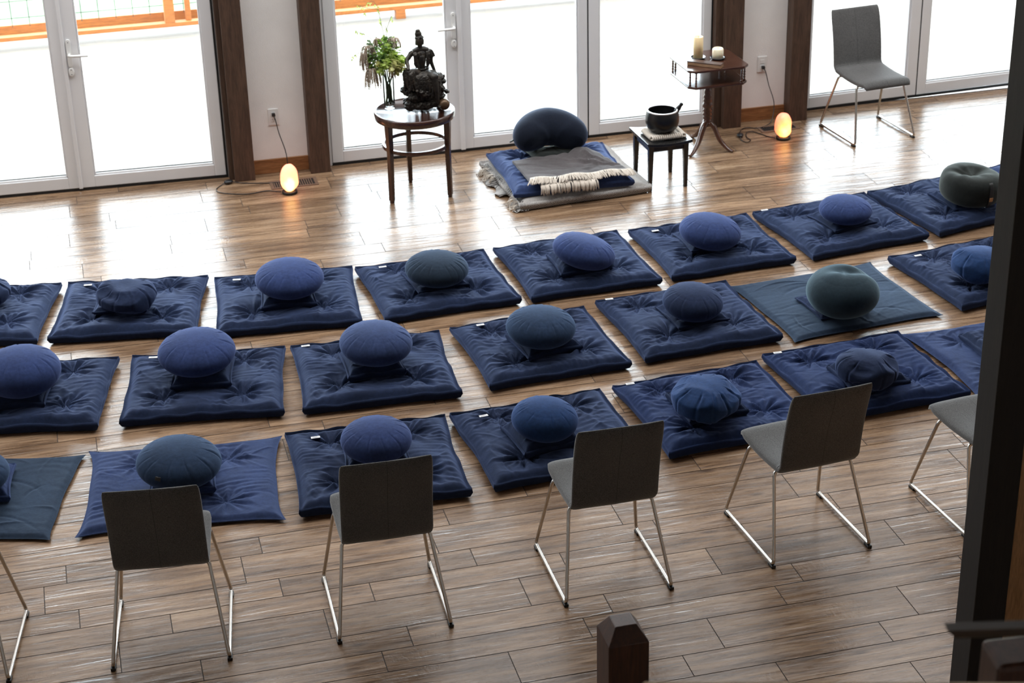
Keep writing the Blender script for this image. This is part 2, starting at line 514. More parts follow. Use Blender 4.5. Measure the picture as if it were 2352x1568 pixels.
def m_rug():
    m, nt, b, out = mat_new('woven_patterned_rug')
    tc = N(nt, 'ShaderNodeTexCoord'); O = tc.outputs['Object']
    sp = N(nt, 'ShaderNodeSeparateXYZ'); nt.links.new(O, sp.inputs[0])
    X, Y, Z = sp.outputs
    def tri(q, per):
        return mathn(nt, 'MULTIPLY', mathn(nt, 'ABSOLUTE', mathn(nt, 'SUBTRACT', mathn(nt, 'FRACT', mathn(nt, 'DIVIDE', q, per)), 0.5)), 2.0)
    # zigzag band low on the front edge
    zz = mathn(nt, 'FRACT', mathn(nt, 'SUBTRACT', mathn(nt, 'DIVIDE', Z, 0.0125), mathn(nt, 'MULTIPLY', tri(X, 0.056), 1.7)))
    zig = mathn(nt, 'GREATER_THAN', zz, 0.5)
    lowband = mathn(nt, 'MULTIPLY', mathn(nt, 'LESS_THAN', Z, 0.036), mathn(nt, 'LESS_THAN', Y, 0.03))
    # concentric diamonds on the left side
    dd = mathn(nt, 'ADD', tri(Y, 0.26), mathn(nt, 'MULTIPLY', tri(Z, 0.09), 0.45))
    dia = mathn(nt, 'GREATER_THAN', mathn(nt, 'FRACT', mathn(nt, 'MULTIPLY', dd, 5.5)), 0.55)
    side = mathn(nt, 'MULTIPLY', mathn(nt, 'LESS_THAN', X, 0.035), mathn(nt, 'GREATER_THAN', tri(Y, 0.26), 0.55))
    side = mathn(nt, 'MULTIPLY', side, mathn(nt, 'GREATER_THAN', Y, 0.03))
    stripe = mathn(nt, 'GREATER_THAN', mathn(nt, 'FRACT', mathn(nt, 'DIVIDE', Y, 0.09)), 0.6)
    sidest = mathn(nt, 'MULTIPLY', mathn(nt, 'LESS_THAN', X, 0.035), mathn(nt, 'MULTIPLY', stripe, 0.35))
    sp1 = noise(nt, O, 1, 2, 0.6, 0, (420, 420, 60))
    weave = ramp(nt, sp1, [(0.35, (0.26, 0.24, 0.23)), (0.62, (0.62, 0.59, 0.55))])
    grad = noise(nt, O, 1, 2, 0.5, 0, (14, 14, 30))
    weave = mixc(nt, mathn(nt, 'MULTIPLY', grad, 0.45), weave, (0.18, 0.17, 0.17))
    c = mixc(nt, sidest, weave, (0.13, 0.13, 0.13))
    c = mixc(nt, mathn(nt, 'MULTIPLY', side, dia), c, (0.05, 0.05, 0.05))
    c = mixc(nt, mathn(nt, 'MULTIPLY', lowband, 1.0), c, mixc(nt, zig, (0.6, 0.58, 0.55), (0.035, 0.035, 0.035)))
    nt.links.new(c, b.inputs['Base Color'])
    b.inputs['Roughness'].default_value = 0.95
    b.inputs['Specular IOR Level'].default_value = 0.1
    bump(nt, b, sp1, 0.4, 0.002)
    return m
M['rug'] = m_rug()

def m_salt(power=8.0, warm=0.0):
    m, nt, b, out = mat_new('glowing_pink_salt')
    tc = N(nt, 'ShaderNodeTexCoord'); O = tc.outputs['Object']
    n1 = noise(nt, O, 14, 4, 0.6, 0.5)
    vm = N(nt, 'ShaderNodeVectorMath'); vm.operation = 'DISTANCE'
    mp = N(nt, 'ShaderNodeMapping'); mp.inputs['Scale'].default_value = (1, 1, 0.62); nt.links.new(O, mp.inputs[0])
    nt.links.new(mp.outputs[0], vm.inputs[0]); vm.inputs[1].default_value = (0.0, -0.035, 0.05)
    d = mathn(nt, 'ADD', mathn(nt, 'MULTIPLY', vm.outputs['Value'], 10.5), mathn(nt, 'MULTIPLY', n1, 0.35))
    c = ramp(nt, d, [(0.30, (1.0, 0.58 + warm, 0.17 + warm * 0.8)), (0.62, (1.0, 0.30 + warm, 0.08 + warm * 0.6)), (1.0, (1.0, 0.20 + warm, 0.09 + warm * 0.7))])
    s = ramp(nt, d, [(0.30, (1.0,) * 3), (0.62, (0.55,) * 3), (1.0, (0.30,) * 3)])
    b.inputs['Base Color'].default_value = (0.75, 0.42, 0.32, 1)
    b.inputs['Roughness'].default_value = 0.5
    nt.links.new(c, b.inputs['Emission Color'])
    nt.links.new(mathn(nt, 'MULTIPLY', s, power), b.inputs['Emission Strength'])
    bump(nt, b, n1, 0.5, 0.01)
    return m
M['salt'] = m_salt(7.0, 0.06); M['salt2'] = m_salt(6.0, -0.03)

def m_bronze():
    m, nt, b, out = mat_new('dark_patinated_bronze')
    tc = N(nt, 'ShaderNodeTexCoord'); O = tc.outputs['Object']
    n1 = noise(nt, O, 30, 5, 0.6, 0.5)
    nt.links.new(ramp(nt, n1, [(0.35, (0.020, 0.018, 0.016)), (0.6, (0.045, 0.038, 0.030)), (0.8, (0.11, 0.072, 0.045))]), b.inputs['Base Color'])
    b.inputs['Metallic'].default_value = 0.5
    b.inputs['Roughness'].default_value = 0.38
    # draped folds run down the figure
    f = noise(nt, O, 1, 3, 0.6, 1.2, (55, 55, 13))
    bump(nt, b, f, 0.6, 0.008)
    return m
M['bronze'] = m_bronze()

# ================================================================== SETTING
YW = 12.63
XL, XR, YB, ZC = -6.0, 11.0, -3.5, 5.45

def build_floor():
    rng = random.Random(7)
    P = 0.5455
    rows = []
    for k in range(-19, 11):
        y = 6.72 + P * k
        rows += [(y, y + 0.2345, 'w', k), (y + 0.2345, y + 0.39, 'a', k), (y + 0.39, y + P, 'b', k)]
    known = {(6.72, 'w'): 1.697, (6.17, 'w'): 1.508, (7.265, 'w'): 0.484, (7.265, 'x'): 0}
    joints = {('w', 0): 1.697, ('w', -1): 1.508, ('w', 1): 0.484, ('a', 0): 1.028, ('b', 0): 1.539, ('b', -1): 1.125,
              ('a', -1): 0.983, ('b', -2): 2.22, ('a', -2): 2.584, ('b', 1): 1.926, ('w', 10): 0.776, ('a', 10): 0.832, ('b', 9): 0.13}
    L, g = 0.9065, 0.0021
    v, f, uv, tone = [], [], [], []
    for (y0, y1, t, k) in rows:
        if y1 < YB + 0.02 or y0 > YW + 0.1: continue
        y1 = min(y1, YW + 0.12)
        off = joints.get((t, k), rng.random() * L)
        off = off % L
        n0 = int((XL - off) / L) - 1
        x = off + n0 * L
        while x < XR:
            a, b_ = max(x, XL), min(x + L, XR)
            if b_ - a > 0.01:
                i = len(v)
                v += [(a + g, y0 + g, 0), (b_ - g, y0 + g, 0), (b_ - g, y1 - g, 0), (a + g, y1 - g, 0)]
                f.append((i, i + 1, i + 2, i + 3))
                ou, ov = rng.random() * 40, rng.random() * 40
                uv += [(a - x + ou, ov), (b_ - x + ou, ov), (b_ - x + ou, ov + y1 - y0), (a - x + ou, ov + y1 - y0)]
                tone.append(rng.random())
            x += L
    me = mesh('floor', v, f)
    ul = me.uv_layers.new(name='UVMap')
    for i, c in enumerate(uv): ul.data[i].uv = c
    at = me.attributes.new('tone', 'FLOAT', 'FACE')
    for i, t in enumerate(tone): at.data[i].value = t
    o = link('floor', me, M['floor'], smooth=False)
    struct(o)
    b = MB().box(XL, XR, YB, YW + 0.12, -0.12, -0.0025).build('grout_bed', M['grout'], o)
    return o
build_floor()

# walls
def wall(name, boxes, mat=M['plaster']):
    m = MB()
    for bx in boxes: m.box(*bx)
    return struct(m.build(name, mat))
wall('wall_back', [(1.05, 1.72, YW, YW + 0.2, 0, ZC), (4.70, 5.44, YW, YW + 0.2, 0, ZC), (XL, -1.22, YW, YW + 0.2, 0, ZC), (8.46, XR, YW, YW + 0.2, 0, ZC),
                   (-1.22, 1.05, YW, YW + 0.2, 2.16, ZC), (1.72, 4.70, YW, YW + 0.2, 2.16, ZC), (5.44, 8.46, YW, YW + 0.2, 2.16, ZC)])
wall('wall_left', [(XL - 0.2, XL, YB, YW + 0.2, 0, ZC)])
wall('wall_right', [(XR, XR + 0.2, YB, YW + 0.2, 0, ZC)])
wall('wall_front', [(XL, XR, YB - 0.2, YB, 0, ZC)])
wall('ceiling', [(XL - 0.2, XR + 0.2, YB - 0.2, YW + 0.2, ZC, ZC + 0.2)], M['ceiling'])
def baseboard(name, x0, x1):
    m = MB().box(x0, x1, YW - 0.018, YW, 0, 0.105)
    return struct(m.build(name, M['base'], bevel=0.002))
baseboard('baseboard_left', 1.187, 1.590)
baseboard('baseboard_right', 4.885, 5.268)

# timber posts of the wall
def wall_post(x0, x1, label, jamb=()):
    m = MB().box(-(x1 - x0) / 2, (x1 - x0) / 2, 0, 0.120, 0, 4.6)
    o = m.build('timber_post', M['post'], None, ((x0 + x1) / 2, 12.508, 0), bevel=0.004)
    for (a, b) in jamb:
        cx = (x0 + x1) / 2
        MB().box(a - cx, b - cx, 0.055, 0.118, 0, 4.6).build('jamb_board', M['post'], o, bevel=0.002)
    return tag(o, label, 'post', 'brown timber posts along the glazed wall')
wall_post(1.040, 1.186, 'brown stained timber post left of the white wall panel with the lower-left salt lamp', ((1.008, 1.039),))
wall_post(1.588, 1.732, 'brown stained timber post between left salt lamp and the round-table doors')
wall_post(4.735, 4.880, 'brown stained timber post right behind the two-tier pedestal table', ((4.676, 4.734),))
wall_post(5.268, 5.415, 'brown stained timber post between right salt lamp and the lone chair by the glass')

# glazed doors: local frame, x along wall, y into the wall
def leaf(name, root, x0, x1, gx0, gx1, zt=2.10, gz=0.105):
    l = empty(name, (0, 0, 0), 0, root)
    m = MB()
    m.box(x0, gx0, 0.0, 0.055, 0.022, zt); m.box(gx1, x1, 0.0, 0.055, 0.022, zt)
    m.box(gx0, gx1, 0.0, 0.055, 0.022, gz); m.box(gx0, gx1, 0.0, 0.055, zt - 0.09, zt)
    m.build('sash', M['pvc'], l, bevel=0.004)
    b = MB(); s = 0.012
    b.box(gx0, gx0 + s, 0.012, 0.045, gz, zt - 0.09); b.box(gx1 - s, gx1, 0.012, 0.045, gz, zt - 0.09)
    b.box(gx0, gx1, 0.012, 0.045, gz, gz + s); b.box(gx0, gx1, 0.012, 0.045, zt - 0.1, zt - 0.09)
    b.build('glazing_bead', M['pvc'], l, bevel=0.003)
    g = MB().box(gx0 + 0.004, gx1 - 0.004, 0.026, 0.030, gz, zt - 0.09)
    me = g.build('glass_pane', M['glass'], l)
    k = MB().box(gx0 + s, gx1 - s, 0.0305, 0.034, gz + s - 0.001, gz + s + 0.006)
    k.build('spacer', M['gasket'], l)
    return l
def handle(parent, x, dirx, z=1.0):
    e = empty('door_handle', (x, 0, z), 0, parent)
    m = MB()
    pl = [(-0.016 * math.cos(a), 0.016 * math.sin(a)) for a in np.linspace(0, PI, 9)]
    top = [(px, 0.09 + pz) for px, pz in pl]; bot = [(-px, -0.075 - pz) for px, pz in pl]
    n = len(top + bot)
    poly = top + bot
    v = [(px, -0.012, pz) for px, pz in poly] + [(px, 0.0, pz) for px, pz in poly]
    m.add(v, [tuple(range(n)), tuple(range(2 * n - 1, n - 1, -1))] + [(i, n + i, n + (i + 1) % n, (i + 1) % n) for i in range(n)])
    m.build('handle_plate', M['white_plastic'], e, bevel=0.002)
    MB().tube(bend([(0, -0.01, 0), (0, -0.055, 0), (dirx * 0.125, -0.06, -0.004)], 0.02), [0.011] * 8 + [0.008], 10, squash=0.9).build('lever', M['white_plastic'], e, smooth=True)
    c = MB()
    c.lathe([(0, 0.0), (0.019, 0.0), (0.019, 0.012), (0.015, 0.016), (0, 0.016)], 20, M=Matrix.Translation((0, 0, -0.125)) @ Matrix.Rotation(PI / 2, 4, 'X') @ Matrix.Scale(1.7, 4, (0, 1, 0)))
    c.build('lock_cylinder', M['white_plastic'], e, smooth=False)
    s = MB()
    for zz in (-0.108, -0.14, 0.085): s.lathe([(0, 0.0), (0.003, 0.0), (0.003, 0.001), (0, 0.001)], 10, M=Matrix.Translation((0, -0.0165 if zz < 0 else -0.0125, zz)) @ Matrix.Rotation(PI / 2, 4, 'X'))
    s.build('keyhole', M['gasket'], e)
    return e
def frame(root, x0, x1, zt=2.10):
    m = MB()
    m.box(x0 - 0.04, x0 + 0.03, 0.008, 0.12, 0, zt + 0.05); m.box(x1 - 0.03, x1 + 0.04, 0.008, 0.12, 0, zt + 0.05)
    m.box(x0, x1, -0.01, 0.12, zt + 0.012, zt + 0.06)
    m.build('door_frame', M['pvc'], root, bevel=0.002)
    MB().box(x0 + 0.03, x1 - 0.03, 0.004, 0.11, 0.0, 0.018).build('threshold', M['gasket'], root)

d1 = struct(empty('door_1', (1.035, 12.622, 0), -0.045))
frame(d1, -2.20, 0.0)
leaf('door_leaf', d1, -2.165, -1.080, -2.10, -1.150)
l = leaf('door_leaf', d1, -1.076, -0.044, -0.968, -0.123)
MB().box(-1.082, -1.055, -0.018, 0.0, 0.02, 2.1).build('astragal', M['pvc'], d1, bevel=0.005)
MB().box(-0.043, -0.031, 0.004, 0.05, 0.0, 2.1).build('hinge_gasket', M['gasket'], d1)
handle(l, -1.031, 1, 1.0)
d2 = struct(empty('door_2', (1.735, 12.625, 0), 0.0))
frame(d2, 0.0, 2.965)
l = leaf('door_leaf', d2, 0.032, 1.008, 0.112, 0.915)
leaf('door_leaf', d2, 1.014, 1.968, 1.088, 1.900)
leaf('door_leaf', d2, 1.978, 2.930, 2.058, 2.866)
MB().box(0.990, 1.024, -0.018, 0.0, 0.02, 2.1).build('astragal', M['pvc'], d2, bevel=0.005)
MB().box(1.968, 1.978, 0.004, 0.05, 0.0, 2.1).build('hinge_gasket', M['gasket'], d2)
MB().box(2.930, 2.942, 0.002, 0.05, 0.0, 2.1).build('hinge_gasket', M['gasket'], d2)
handle(l, 0.965, -1, 0.955)
d3 = struct(empty('door_3', (5.415, 12.700, 0), 0.047))
frame(d3, 0.0, 3.03)
leaf('door_leaf', d3, 0.032, 1.015, 0.095, 0.928)
leaf('door_leaf', d3, 1.025, 2.010, 1.10, 1.93)
leaf('door_leaf', d3, 2.014, 3.0, 2.09, 2.92)
MB().box(1.015, 1.025, 0.004, 0.05, 0.0, 2.1).build('hinge_gasket', M['gasket'], d3)
# pale reveal between the recessed right doors and the wall
struct(MB().box(5.33, 5.44, 12.63, 12.83, 0, 2.16).build('trim_1', M['pvc']))

# ------------------------------------------------------------------ outside
o = MB().box(-14, 22, YW + 0.16, 17.2, -0.15, -0.05).build('deck', M['deck'])
struct(o)
def build_grass():
    n = 60
    v = []; f = []
    rng = np.random.RandomState(3)
    for j in range(n):
        for i in range(n):
            x = -60 + 130 * i / (n - 1); y = 17.2 + 80 * j / (n - 1)
            v.append((x, y, -0.75 + 0.06 * math.sin(x * 0.7 + y * 0.3) + 0.03 * rng.rand() - 0.01 * (y - 17)))
    for j in range(n - 1):
        for i in range(n - 1):
            a = j * n + i; f.append((a, a + 1, a + n + 1, a + n))
    o = link('grass_field', mesh('grass_field', v, f), M['grass'])
    return tag(o, 'sunlit pale green grass beyond the deck railing', 'grass', kind='stuff')
build_grass()
def railing(name, x0, x1, posts, baluster, label, wires=True, feet=(), y=16.62):
    r = empty(name, (0, y, 0))
    tag(r, label, 'railing')
    z0 = 0.035
    MB().box(x0, x1, -0.045, 0.045, z0, z0 + 0.038).build('bottom_rail', M['rail'], r, bevel=0.003)
    MB().box(x0, x1, 0.12, 0.16, z0 - 0.02, z0 + 0.10).build('rim_board', M['rail'], r, bevel=0.003)
    MB().box(x0, x1, -0.07, 0.07, 0.93, 0.968).build('top_rail', M['rail'], r, bevel=0.003)
    for p in posts:
        MB().box(p - 0.045, p + 0.045, -0.045, 0.045, z0 + 0.038, 0.93).build('railing_post', M['rail'], r, bevel=0.003)
    for p in baluster:
        MB().box(p - 0.025, p + 0.025, -0.0, 0.045, z0 + 0.038, 0.93).build('baluster', M['rail'], r, bevel=0.003)
    for p in feet:
        MB().box(p - 0.045, p + 0.045, -0.045, 0.045, -0.05, z0).build('foot_block', M['rail'], r, bevel=0.003)
    if wires:
        m = MB()
        x = x0 + 0.1
        while x < x1 - 0.1:
            m.tube([(x, 0.06, z0 + 0.10), (x, 0.06, 0.93)], 0.0035, 5); x += 0.152
        for zz in np.arange(z0 + 0.18, 0.93, 0.152): m.tube([(x0, 0.06, zz), (x1, 0.06, zz)], 0.0035, 5)
        w = m.build('wire_mesh', M['wire'], r)
    return r
railing('deck_railing', -4.2, 1.75, (0.93, -3.6), (1.10, ), 'orange cedar deck railing with wire mesh outside the leftmost doors')
railing('deck_railing', 1.78, 5.6, (4.9,), (), 'orange cedar deck railing with short foot block outside behind the statue', True, (3.03,), 16.50)

# ================================================================== CUSHIONS AND MATS
def fnoise(rng, X, Y, f0, n=14, ani=(1, 1)):
    out = np.zeros_like(X)
    for i in range(n):
        a = rng.rand() * 2 * PI; f = f0 * (0.6 + 0.9 * rng.rand())
        out += np.sin((X * math.cos(a) * ani[0] + Y * math.sin(a) * ani[1]) * f * 2 * PI + rng.rand() * 2 * PI)
    return out / math.sqrt(n)

def pad_mesh(name, w, d, h, seed, tufts=((-.21, .24), (.21, .24), (-.21, -.19), (.21, -.19), (0, .02)), nx=150, ny=140, wr=1.0, bow=0.012, seam=0.45, pinch=0.012, dents=(), side=0.0):
    rng = np.random.RandomState(seed)
    def ax(n):
        t = np.linspace(-1, 1, n)
        return np.sign(t) * (1 - (1 - np.abs(t)) ** 1.35)
    U, V = np.meshgrid(ax(nx), ax(ny))
    a, b = w / 2, d / 2
    # edge outline: slightly bowed in between the corners, corners pinched out
    X = U * a * (1 - bow * (1 - V ** 2) / a * 1.0)
    Y = V * b * (1 - bow * (1 - U ** 2) / b * 1.0)
    wob = fnoise(rng, X, Y, 2.2, 8)
    X += 0.004 * wob * np.abs(U) ** 3
    Y += 0.004 * fnoise(rng, X, Y, 2.2, 8) * np.abs(V) ** 3
    ex = (1 - np.abs(U)) * a; ey = (1 - np.abs(V)) * b
    de = ((ex + 1e-5) ** -3.0 + (ey + 1e-5) ** -3.0) ** (-1 / 3.0)
    rad = (0.030 if w < 0.5 else min(0.055, h * 0.75)) if side else min(0.055, h * 0.9)
    q = np.clip(de / rad, 0, 1)
    prof = np.sqrt(np.clip(1 - (1 - q) ** 2.0, 0, 1))
    crown = 1 - (0.10 if side else 0.18) * np.exp(-de / 0.05)
    H = prof * crown
    zz = np.zeros_like(X)
    for (tx, ty) in tufts:
        tx += rng.randn() * 0.008; ty += rng.randn() * 0.008
        r = np.hypot(X - tx, Y - ty); th = np.arctan2(Y - ty, X - tx)
        zz -= h * 0.34 * np.exp(-(r / 0.055) ** 1.3) + h * 0.14 * np.exp(-(r / 0.14) ** 2)
        ph = rng.rand(4) * 6.28
        rad_w = np.sin(7 * th + ph[0]) + 0.8 * np.sin(11 * th + ph[1] + 6 * r) + 0.6 * np.sin(17 * th + ph[2])
        zz += wr * 0.0065 * rad_w * np.exp(-((r - 0.05) / 0.07) ** 2)
    # gathers running in from the edges
    wx = 0.030 * fnoise(rng, X, Y, 1.6, 8); patch = np.clip(0.55 + 0.6 * fnoise(rng, X, Y, 2.4, 8), 0.05, 1.6)
    sde = np.exp(-ex / 0.11); fr = np.exp(-ey / 0.10)
    g1 = patch * fnoise(rng, X * 0.30 + wx, Y + wx, 20, 14, (1, 1)); g2 = patch * fnoise(rng, X + wx, Y * 0.25, 20, 14)
    zz += wr * 0.0024 * g1 * (sde * 0.9 + 0.35) + wr * 0.0026 * g2 * fr * 0.9
    # long soft creases
    for i in range(int(46 * wr)):
        cx, cy = (rng.rand() - .5) * w, (rng.rand() - .5) * d
        ang = rng.randn() * 0.35 + (0 if rng.rand() < 0.7 else PI / 2)
        L = 0.05 + 0.12 * rng.rand(); s = 0.005 + 0.008 * rng.rand()
        dx, dy = X - cx, Y - cy
        p = dx * math.cos(ang) + dy * math.sin(ang)
        qq = -dx * math.sin(ang) + dy * math.cos(ang) + 0.25 * p * p / L
        zz += (0.0125 * (rng.rand() - 0.42)) * np.exp(-(p / L) ** 2 - (qq / s) ** 2)
    zz += wr * 0.004 * fnoise(rng, X, Y, 2.6, 10)
    for (dx, dy, r_, dep) in dents:
        zz -= dep * np.exp(-(((X - dx) / r_) ** 2 + ((Y - dy) / r_) ** 2) ** 1.5)
    top = h * seam * 0.0 + H * h + zz * np.clip(q, 0, 1)
    top = np.maximum(top, h * 0.30 * prof + 0.002)
    z_edge = h * (side if side else seam) + (0.0045 * fnoise(rng, X, Y, 5, 10) if side else 0)
    q2 = np.clip(de / (rad * 0.8), 0, 1)
    pr = np.sqrt(np.clip(1 - (1 - q2) ** 2.2, 0, 1))
    Zt = z_edge + (top - z_edge) * pr
    Zb = (0.014 if side else z_edge) * (1 - np.clip(pr * 1.3, 0, 1)) + 0.0
    # slight bulge of the side: pull the seam edge outwards
    kx = np.exp(-ex / 0.006); ky = np.exp(-ey / 0.006)
    X += np.sign(U) * kx * 0.006; Y += np.sign(V) * ky * 0.006
    cr = np.exp(-(ex + ey) / 0.04)
    X += np.sign(U) * cr * pinch; Y += np.sign(V) * cr * pinch
    vt = np.stack([X, Y, Zt], -1).reshape(-1, 3)
    inner = np.ones((ny, nx), bool); inner[0] = inner[-1] = False; inner[:, 0] = inner[:, -1] = False
    idx_t = np.arange(nx * ny).reshape(ny, nx)
    idx_b = idx_t.copy()
    cnt = nx * ny
    if side: inner[:] = True
    step_idx = np.where(inner.reshape(-1))[0]
    idx_b.reshape(-1)[step_idx] = cnt + np.arange(len(step_idx))
    Xb = X * 0.985; Yb = Y * 0.985
    vb = np.stack([Xb, Yb, Zb], -1).reshape(-1, 3)[step_idx]
    v = np.vstack([vt, vb])
    f = []
    for A, flip in ((idx_t, False), (idx_b, True)):
        q4 = np.stack([A[:-1, :-1], A[:-1, 1:], A[1:, 1:], A[1:, :-1]], -1).reshape(-1, 4)
        if flip: q4 = q4[:, ::-1]
        f.append(q4)
    f = np.vstack(f)
    if side:
        E = [(0, i) for i in range(nx)] + [(j, nx - 1) for j in range(1, ny)] + [(ny - 1, i) for i in range(nx - 2, -1, -1)] + [(j, 0) for j in range(ny - 2, 0, -1)]
        et = np.array([idx_t[e] for e in E]); eb = np.array([idx_b[e] for e in E])
        n0 = len(v); cen = v[et] * 0.5 + v[eb] * 0.5
        nrm = np.array([[U[e], V[e]] for e in E]); nrm = np.where(np.abs(nrm) > 0.995, np.sign(nrm), 0)
        out = np.full(len(E), 0.007)
        mid = cen.copy(); mid[:, :2] += nrm * out[:, None]
        v = np.vstack([v, mid]); em = n0 + np.arange(len(E))
        f = np.vstack([f, np.stack([et, em, np.roll(em, -1), np.roll(et, -1)], -1), np.stack([em, eb, np.roll(eb, -1), np.roll(em, -1)], -1)])
    return mesh(name, v, f)

def zafu_mesh(name, R, H, seed, pleats=16, kind='full', lump=0.0):
    rng = np.random.RandomState(seed)
    nt_, npf = 224, 72
    th = np.linspace(0, 2 * PI, nt_, endpoint=False)
    ph = np.linspace(0, PI, npf)
    T, Pp = np.meshgrid(th, ph)
    ex = {'full': 0.86, 'buck': 0.74, 'drum': 0.36, 'ball': 0.80}[kind]
    s = np.abs(np.sin(Pp)) ** ex
    c = np.sign(np.cos(Pp)) * np.abs(np.cos(Pp)) ** (1.0 if kind in ('full', 'ball') else 0.72)
    r = R * s; z = H * c
    ang0 = rng.rand() * 6.28
    disc = 0.68 * R if kind != 'drum' else 0.9 * R
    top_m = (r > disc * 0.98)
    sidem = 1 / (1 + np.exp(-(r - disc) / (0.012))) if kind != 'drum' else np.zeros_like(r)
    groove = np.zeros_like(r)
    if pleats:
        for k in range(pleats):
            a = ang0 + 2 * PI * (k + 0.25 * rng.randn() * 0.5) / pleats
            dth = np.angle(np.exp(1j * (T - a - 0.10 * np.sin(Pp * 2 + k) * 0.5)))
            wdt = 0.020 if kind == 'full' else 0.040
            L = 0.45 + 0.55 * rng.rand()
            fall = np.exp(-((r - disc * 1.02) / (R * 0.30 * L)) ** 2) * (c > -0.2)
            fall = np.maximum(fall, 0.35 * (kind != 'full'))
            amp = (0.0055 if kind == 'full' else 0.013) * (0.6 + 0.7 * rng.rand())
            groove += amp * np.exp(-(dth / wdt) ** 2) * fall
            groove -= amp * 0.45 * np.exp(-((dth - 0.09) / 0.07) ** 2) * fall
    seamg = 0.0013 * np.exp(-((r - disc) / 0.004) ** 2) * (np.abs(z) > H * 0.35) if kind != 'drum' else 0
    disp = groove * sidem + seamg
    if kind == 'buck':
        x_, y_ = r * np.cos(T), r * np.sin(T)
        lumpn = 0.010 * fnoise(rng, x_, y_, 2.6, 6) + 0.004 * fnoise(rng, x_, z, 7, 8)
        disp = disp + lumpn * 0.8
        # angular sagging facets
        for k in range(9):
            a = rng.rand() * 6.28; pz = 0.25 + rng.rand() * 0.5
            d = np.cos(T - a) * s * math.cos(pz) + np.abs(c) * math.sin(pz)
            disp = disp + np.clip(d - 0.955, 0, 1) * R * 0.55
    if kind in ('ball', 'drum'):
        # hollow pressed into the top with folds round it
        hx, hy = (0.25 * R, 0.1 * R) if kind == 'ball' else (-0.12 * R, 0.0)
        x_, y_ = r * np.cos(T) - hx, r * np.sin(T) - hy
        rr = np.hypot((x_ + 0.6 * y_) * (0.65 if kind == 'ball' else 0.75), y_ * 1.35)
        m = (c > 0) * np.clip(c * 1.6, 0, 1)
        depth = 0.20 if kind == 'ball' else 0.40
        disp = disp + m * depth * H * np.exp(-(rr / (0.34 * R)) ** 2)
        a = np.arctan2(y_, x_)
        disp = disp + m * 0.0025 * (np.sin(3 * a + 1) + (0.9 * np.sin(8 * a) if kind == 'drum' else 0)) * np.exp(-((rr - 0.4 * R) / (0.3 * R)) ** 2)
        disp = disp + 0.004 * np.sin(2 * T + 1) * np.sin(Pp) ** 2 + 0.002 * np.sin(3 * T + 8 * z)
    nxv = np.sin(Pp) * np.cos(T); nyv = np.sin(Pp) * np.sin(T); nzv = np.cos(Pp) * (R / H) ** 0.5
    ln = np.sqrt(nxv ** 2 + nyv ** 2 + nzv ** 2)
    X = r * np.cos(T) - disp * nxv / ln; Y = r * np.sin(T) - disp * nyv / ln; Z = z - disp * nzv / ln
    # flattened where it sits
    Z = np.maximum(Z, -H * 0.90 - 0.05 * (Z + H * 0.9))
    v = np.stack([X, Y, Z], -1)[1:-1].reshape(-1, 3)
    n = nt_; rows = npf - 2
    I = np.arange(rows * n).reshape(rows, n)
    J = np.roll(I, -1, 1)
    f = np.stack([I[:-1], I[1:], J[1:], J[:-1]], -1).reshape(-1, 4).tolist()
    v = v.tolist() + [[0, 0, float(Z[0, 0])], [0, 0, float(Z[-1, 0])]]
    t, b = len(v) - 2, len(v) - 1
    for i in range(n):
        j = (i + 1) % n
        f.append([t, i, j]); f.append([b, (rows - 1) * n + j, (rows - 1) * n + i])
    return mesh(name, v, f)

HM = 0.084
mat_meshes = {}
def mat_me(kind, seed):
    k = (kind, seed)
    if k not in mat_meshes:
        dent = ((0.0, -0.03, 0.17, 0.014),)
        if kind == 'thick': mat_meshes[k] = pad_mesh('mat', 0.835, 0.778, HM, seed, dents=dent, side=0.74, wr=1.4, pinch=0.004, bow=0.008)
        elif kind == 'thin': mat_meshes[k] = pad_mesh('mat', 0.84, 0.783, 0.042, seed, wr=0.8, bow=0.016, pinch=0.02, dents=((0.0, -0.03, 0.17, 0.006),), tufts=((-.2, .2), (.2, .2), (-.2, -.2), (.2, -.2), (0, 0)))
        else: mat_meshes[k] = pad_mesh('mat', 0.84, 0.783, 0.032, seed, wr=0.5, bow=0.004, pinch=0.018, tufts=(), dents=())
    return mat_meshes[k]

tag_me = None
def floor_mat(key, x, y, rz, w, d, kind, seed, mat, label, tagpos=(-0.28, 0.293)):
    me = mat_me(kind, seed)
    if len(me.materials) == 0: me.materials.append(mat)
    o = link('floor_mat', me, None, None, (x, y, 0), (0, 0, rz))
    if me.materials[0] != mat:
        o.material_slots[0].link = 'OBJECT'; o.material_slots[0].material = mat
    o.scale = (w / 0.84, d / 0.783, 1)
    tag(o, label, 'floor mat', 'navy meditation mats laid out in rows')
    if tagpos:
        hh = {'thick': HM, 'thin': 0.042, 'flat': 0.032}[kind]
        # find the surface height below the tag
        co = np.empty(len(me.vertices) * 3, np.float32); me.vertices.foreach_get('co', co); co = co.reshape(-1, 3)
        r = np.hypot(co[:, 0] - tagpos[0], co[:, 1] - tagpos[1]); sel = (r < 0.03) & (co[:, 2] > hh * 0.4)
        zt = float(co[sel, 2].max()) if sel.any() else hh
        t = empty('care_label', (tagpos[0], tagpos[1], zt + 0.001), (seed * 0.07) % 0.2 - 0.1, o)
        MB().box(-0.024, 0.024, -0.010, 0.010, 0, 0.0018).build('label_cloth', M['label'], t, bevel=0.0005)
        pm = MB()
        for q in range(2): pm.box(-0.016, 0.014 - 0.006 * q, -0.004 + 0.006 * q, -0.0025 + 0.006 * q, 0.0018, 0.0022)
        pm.build('label_print', M['label_print'], t)
    return o

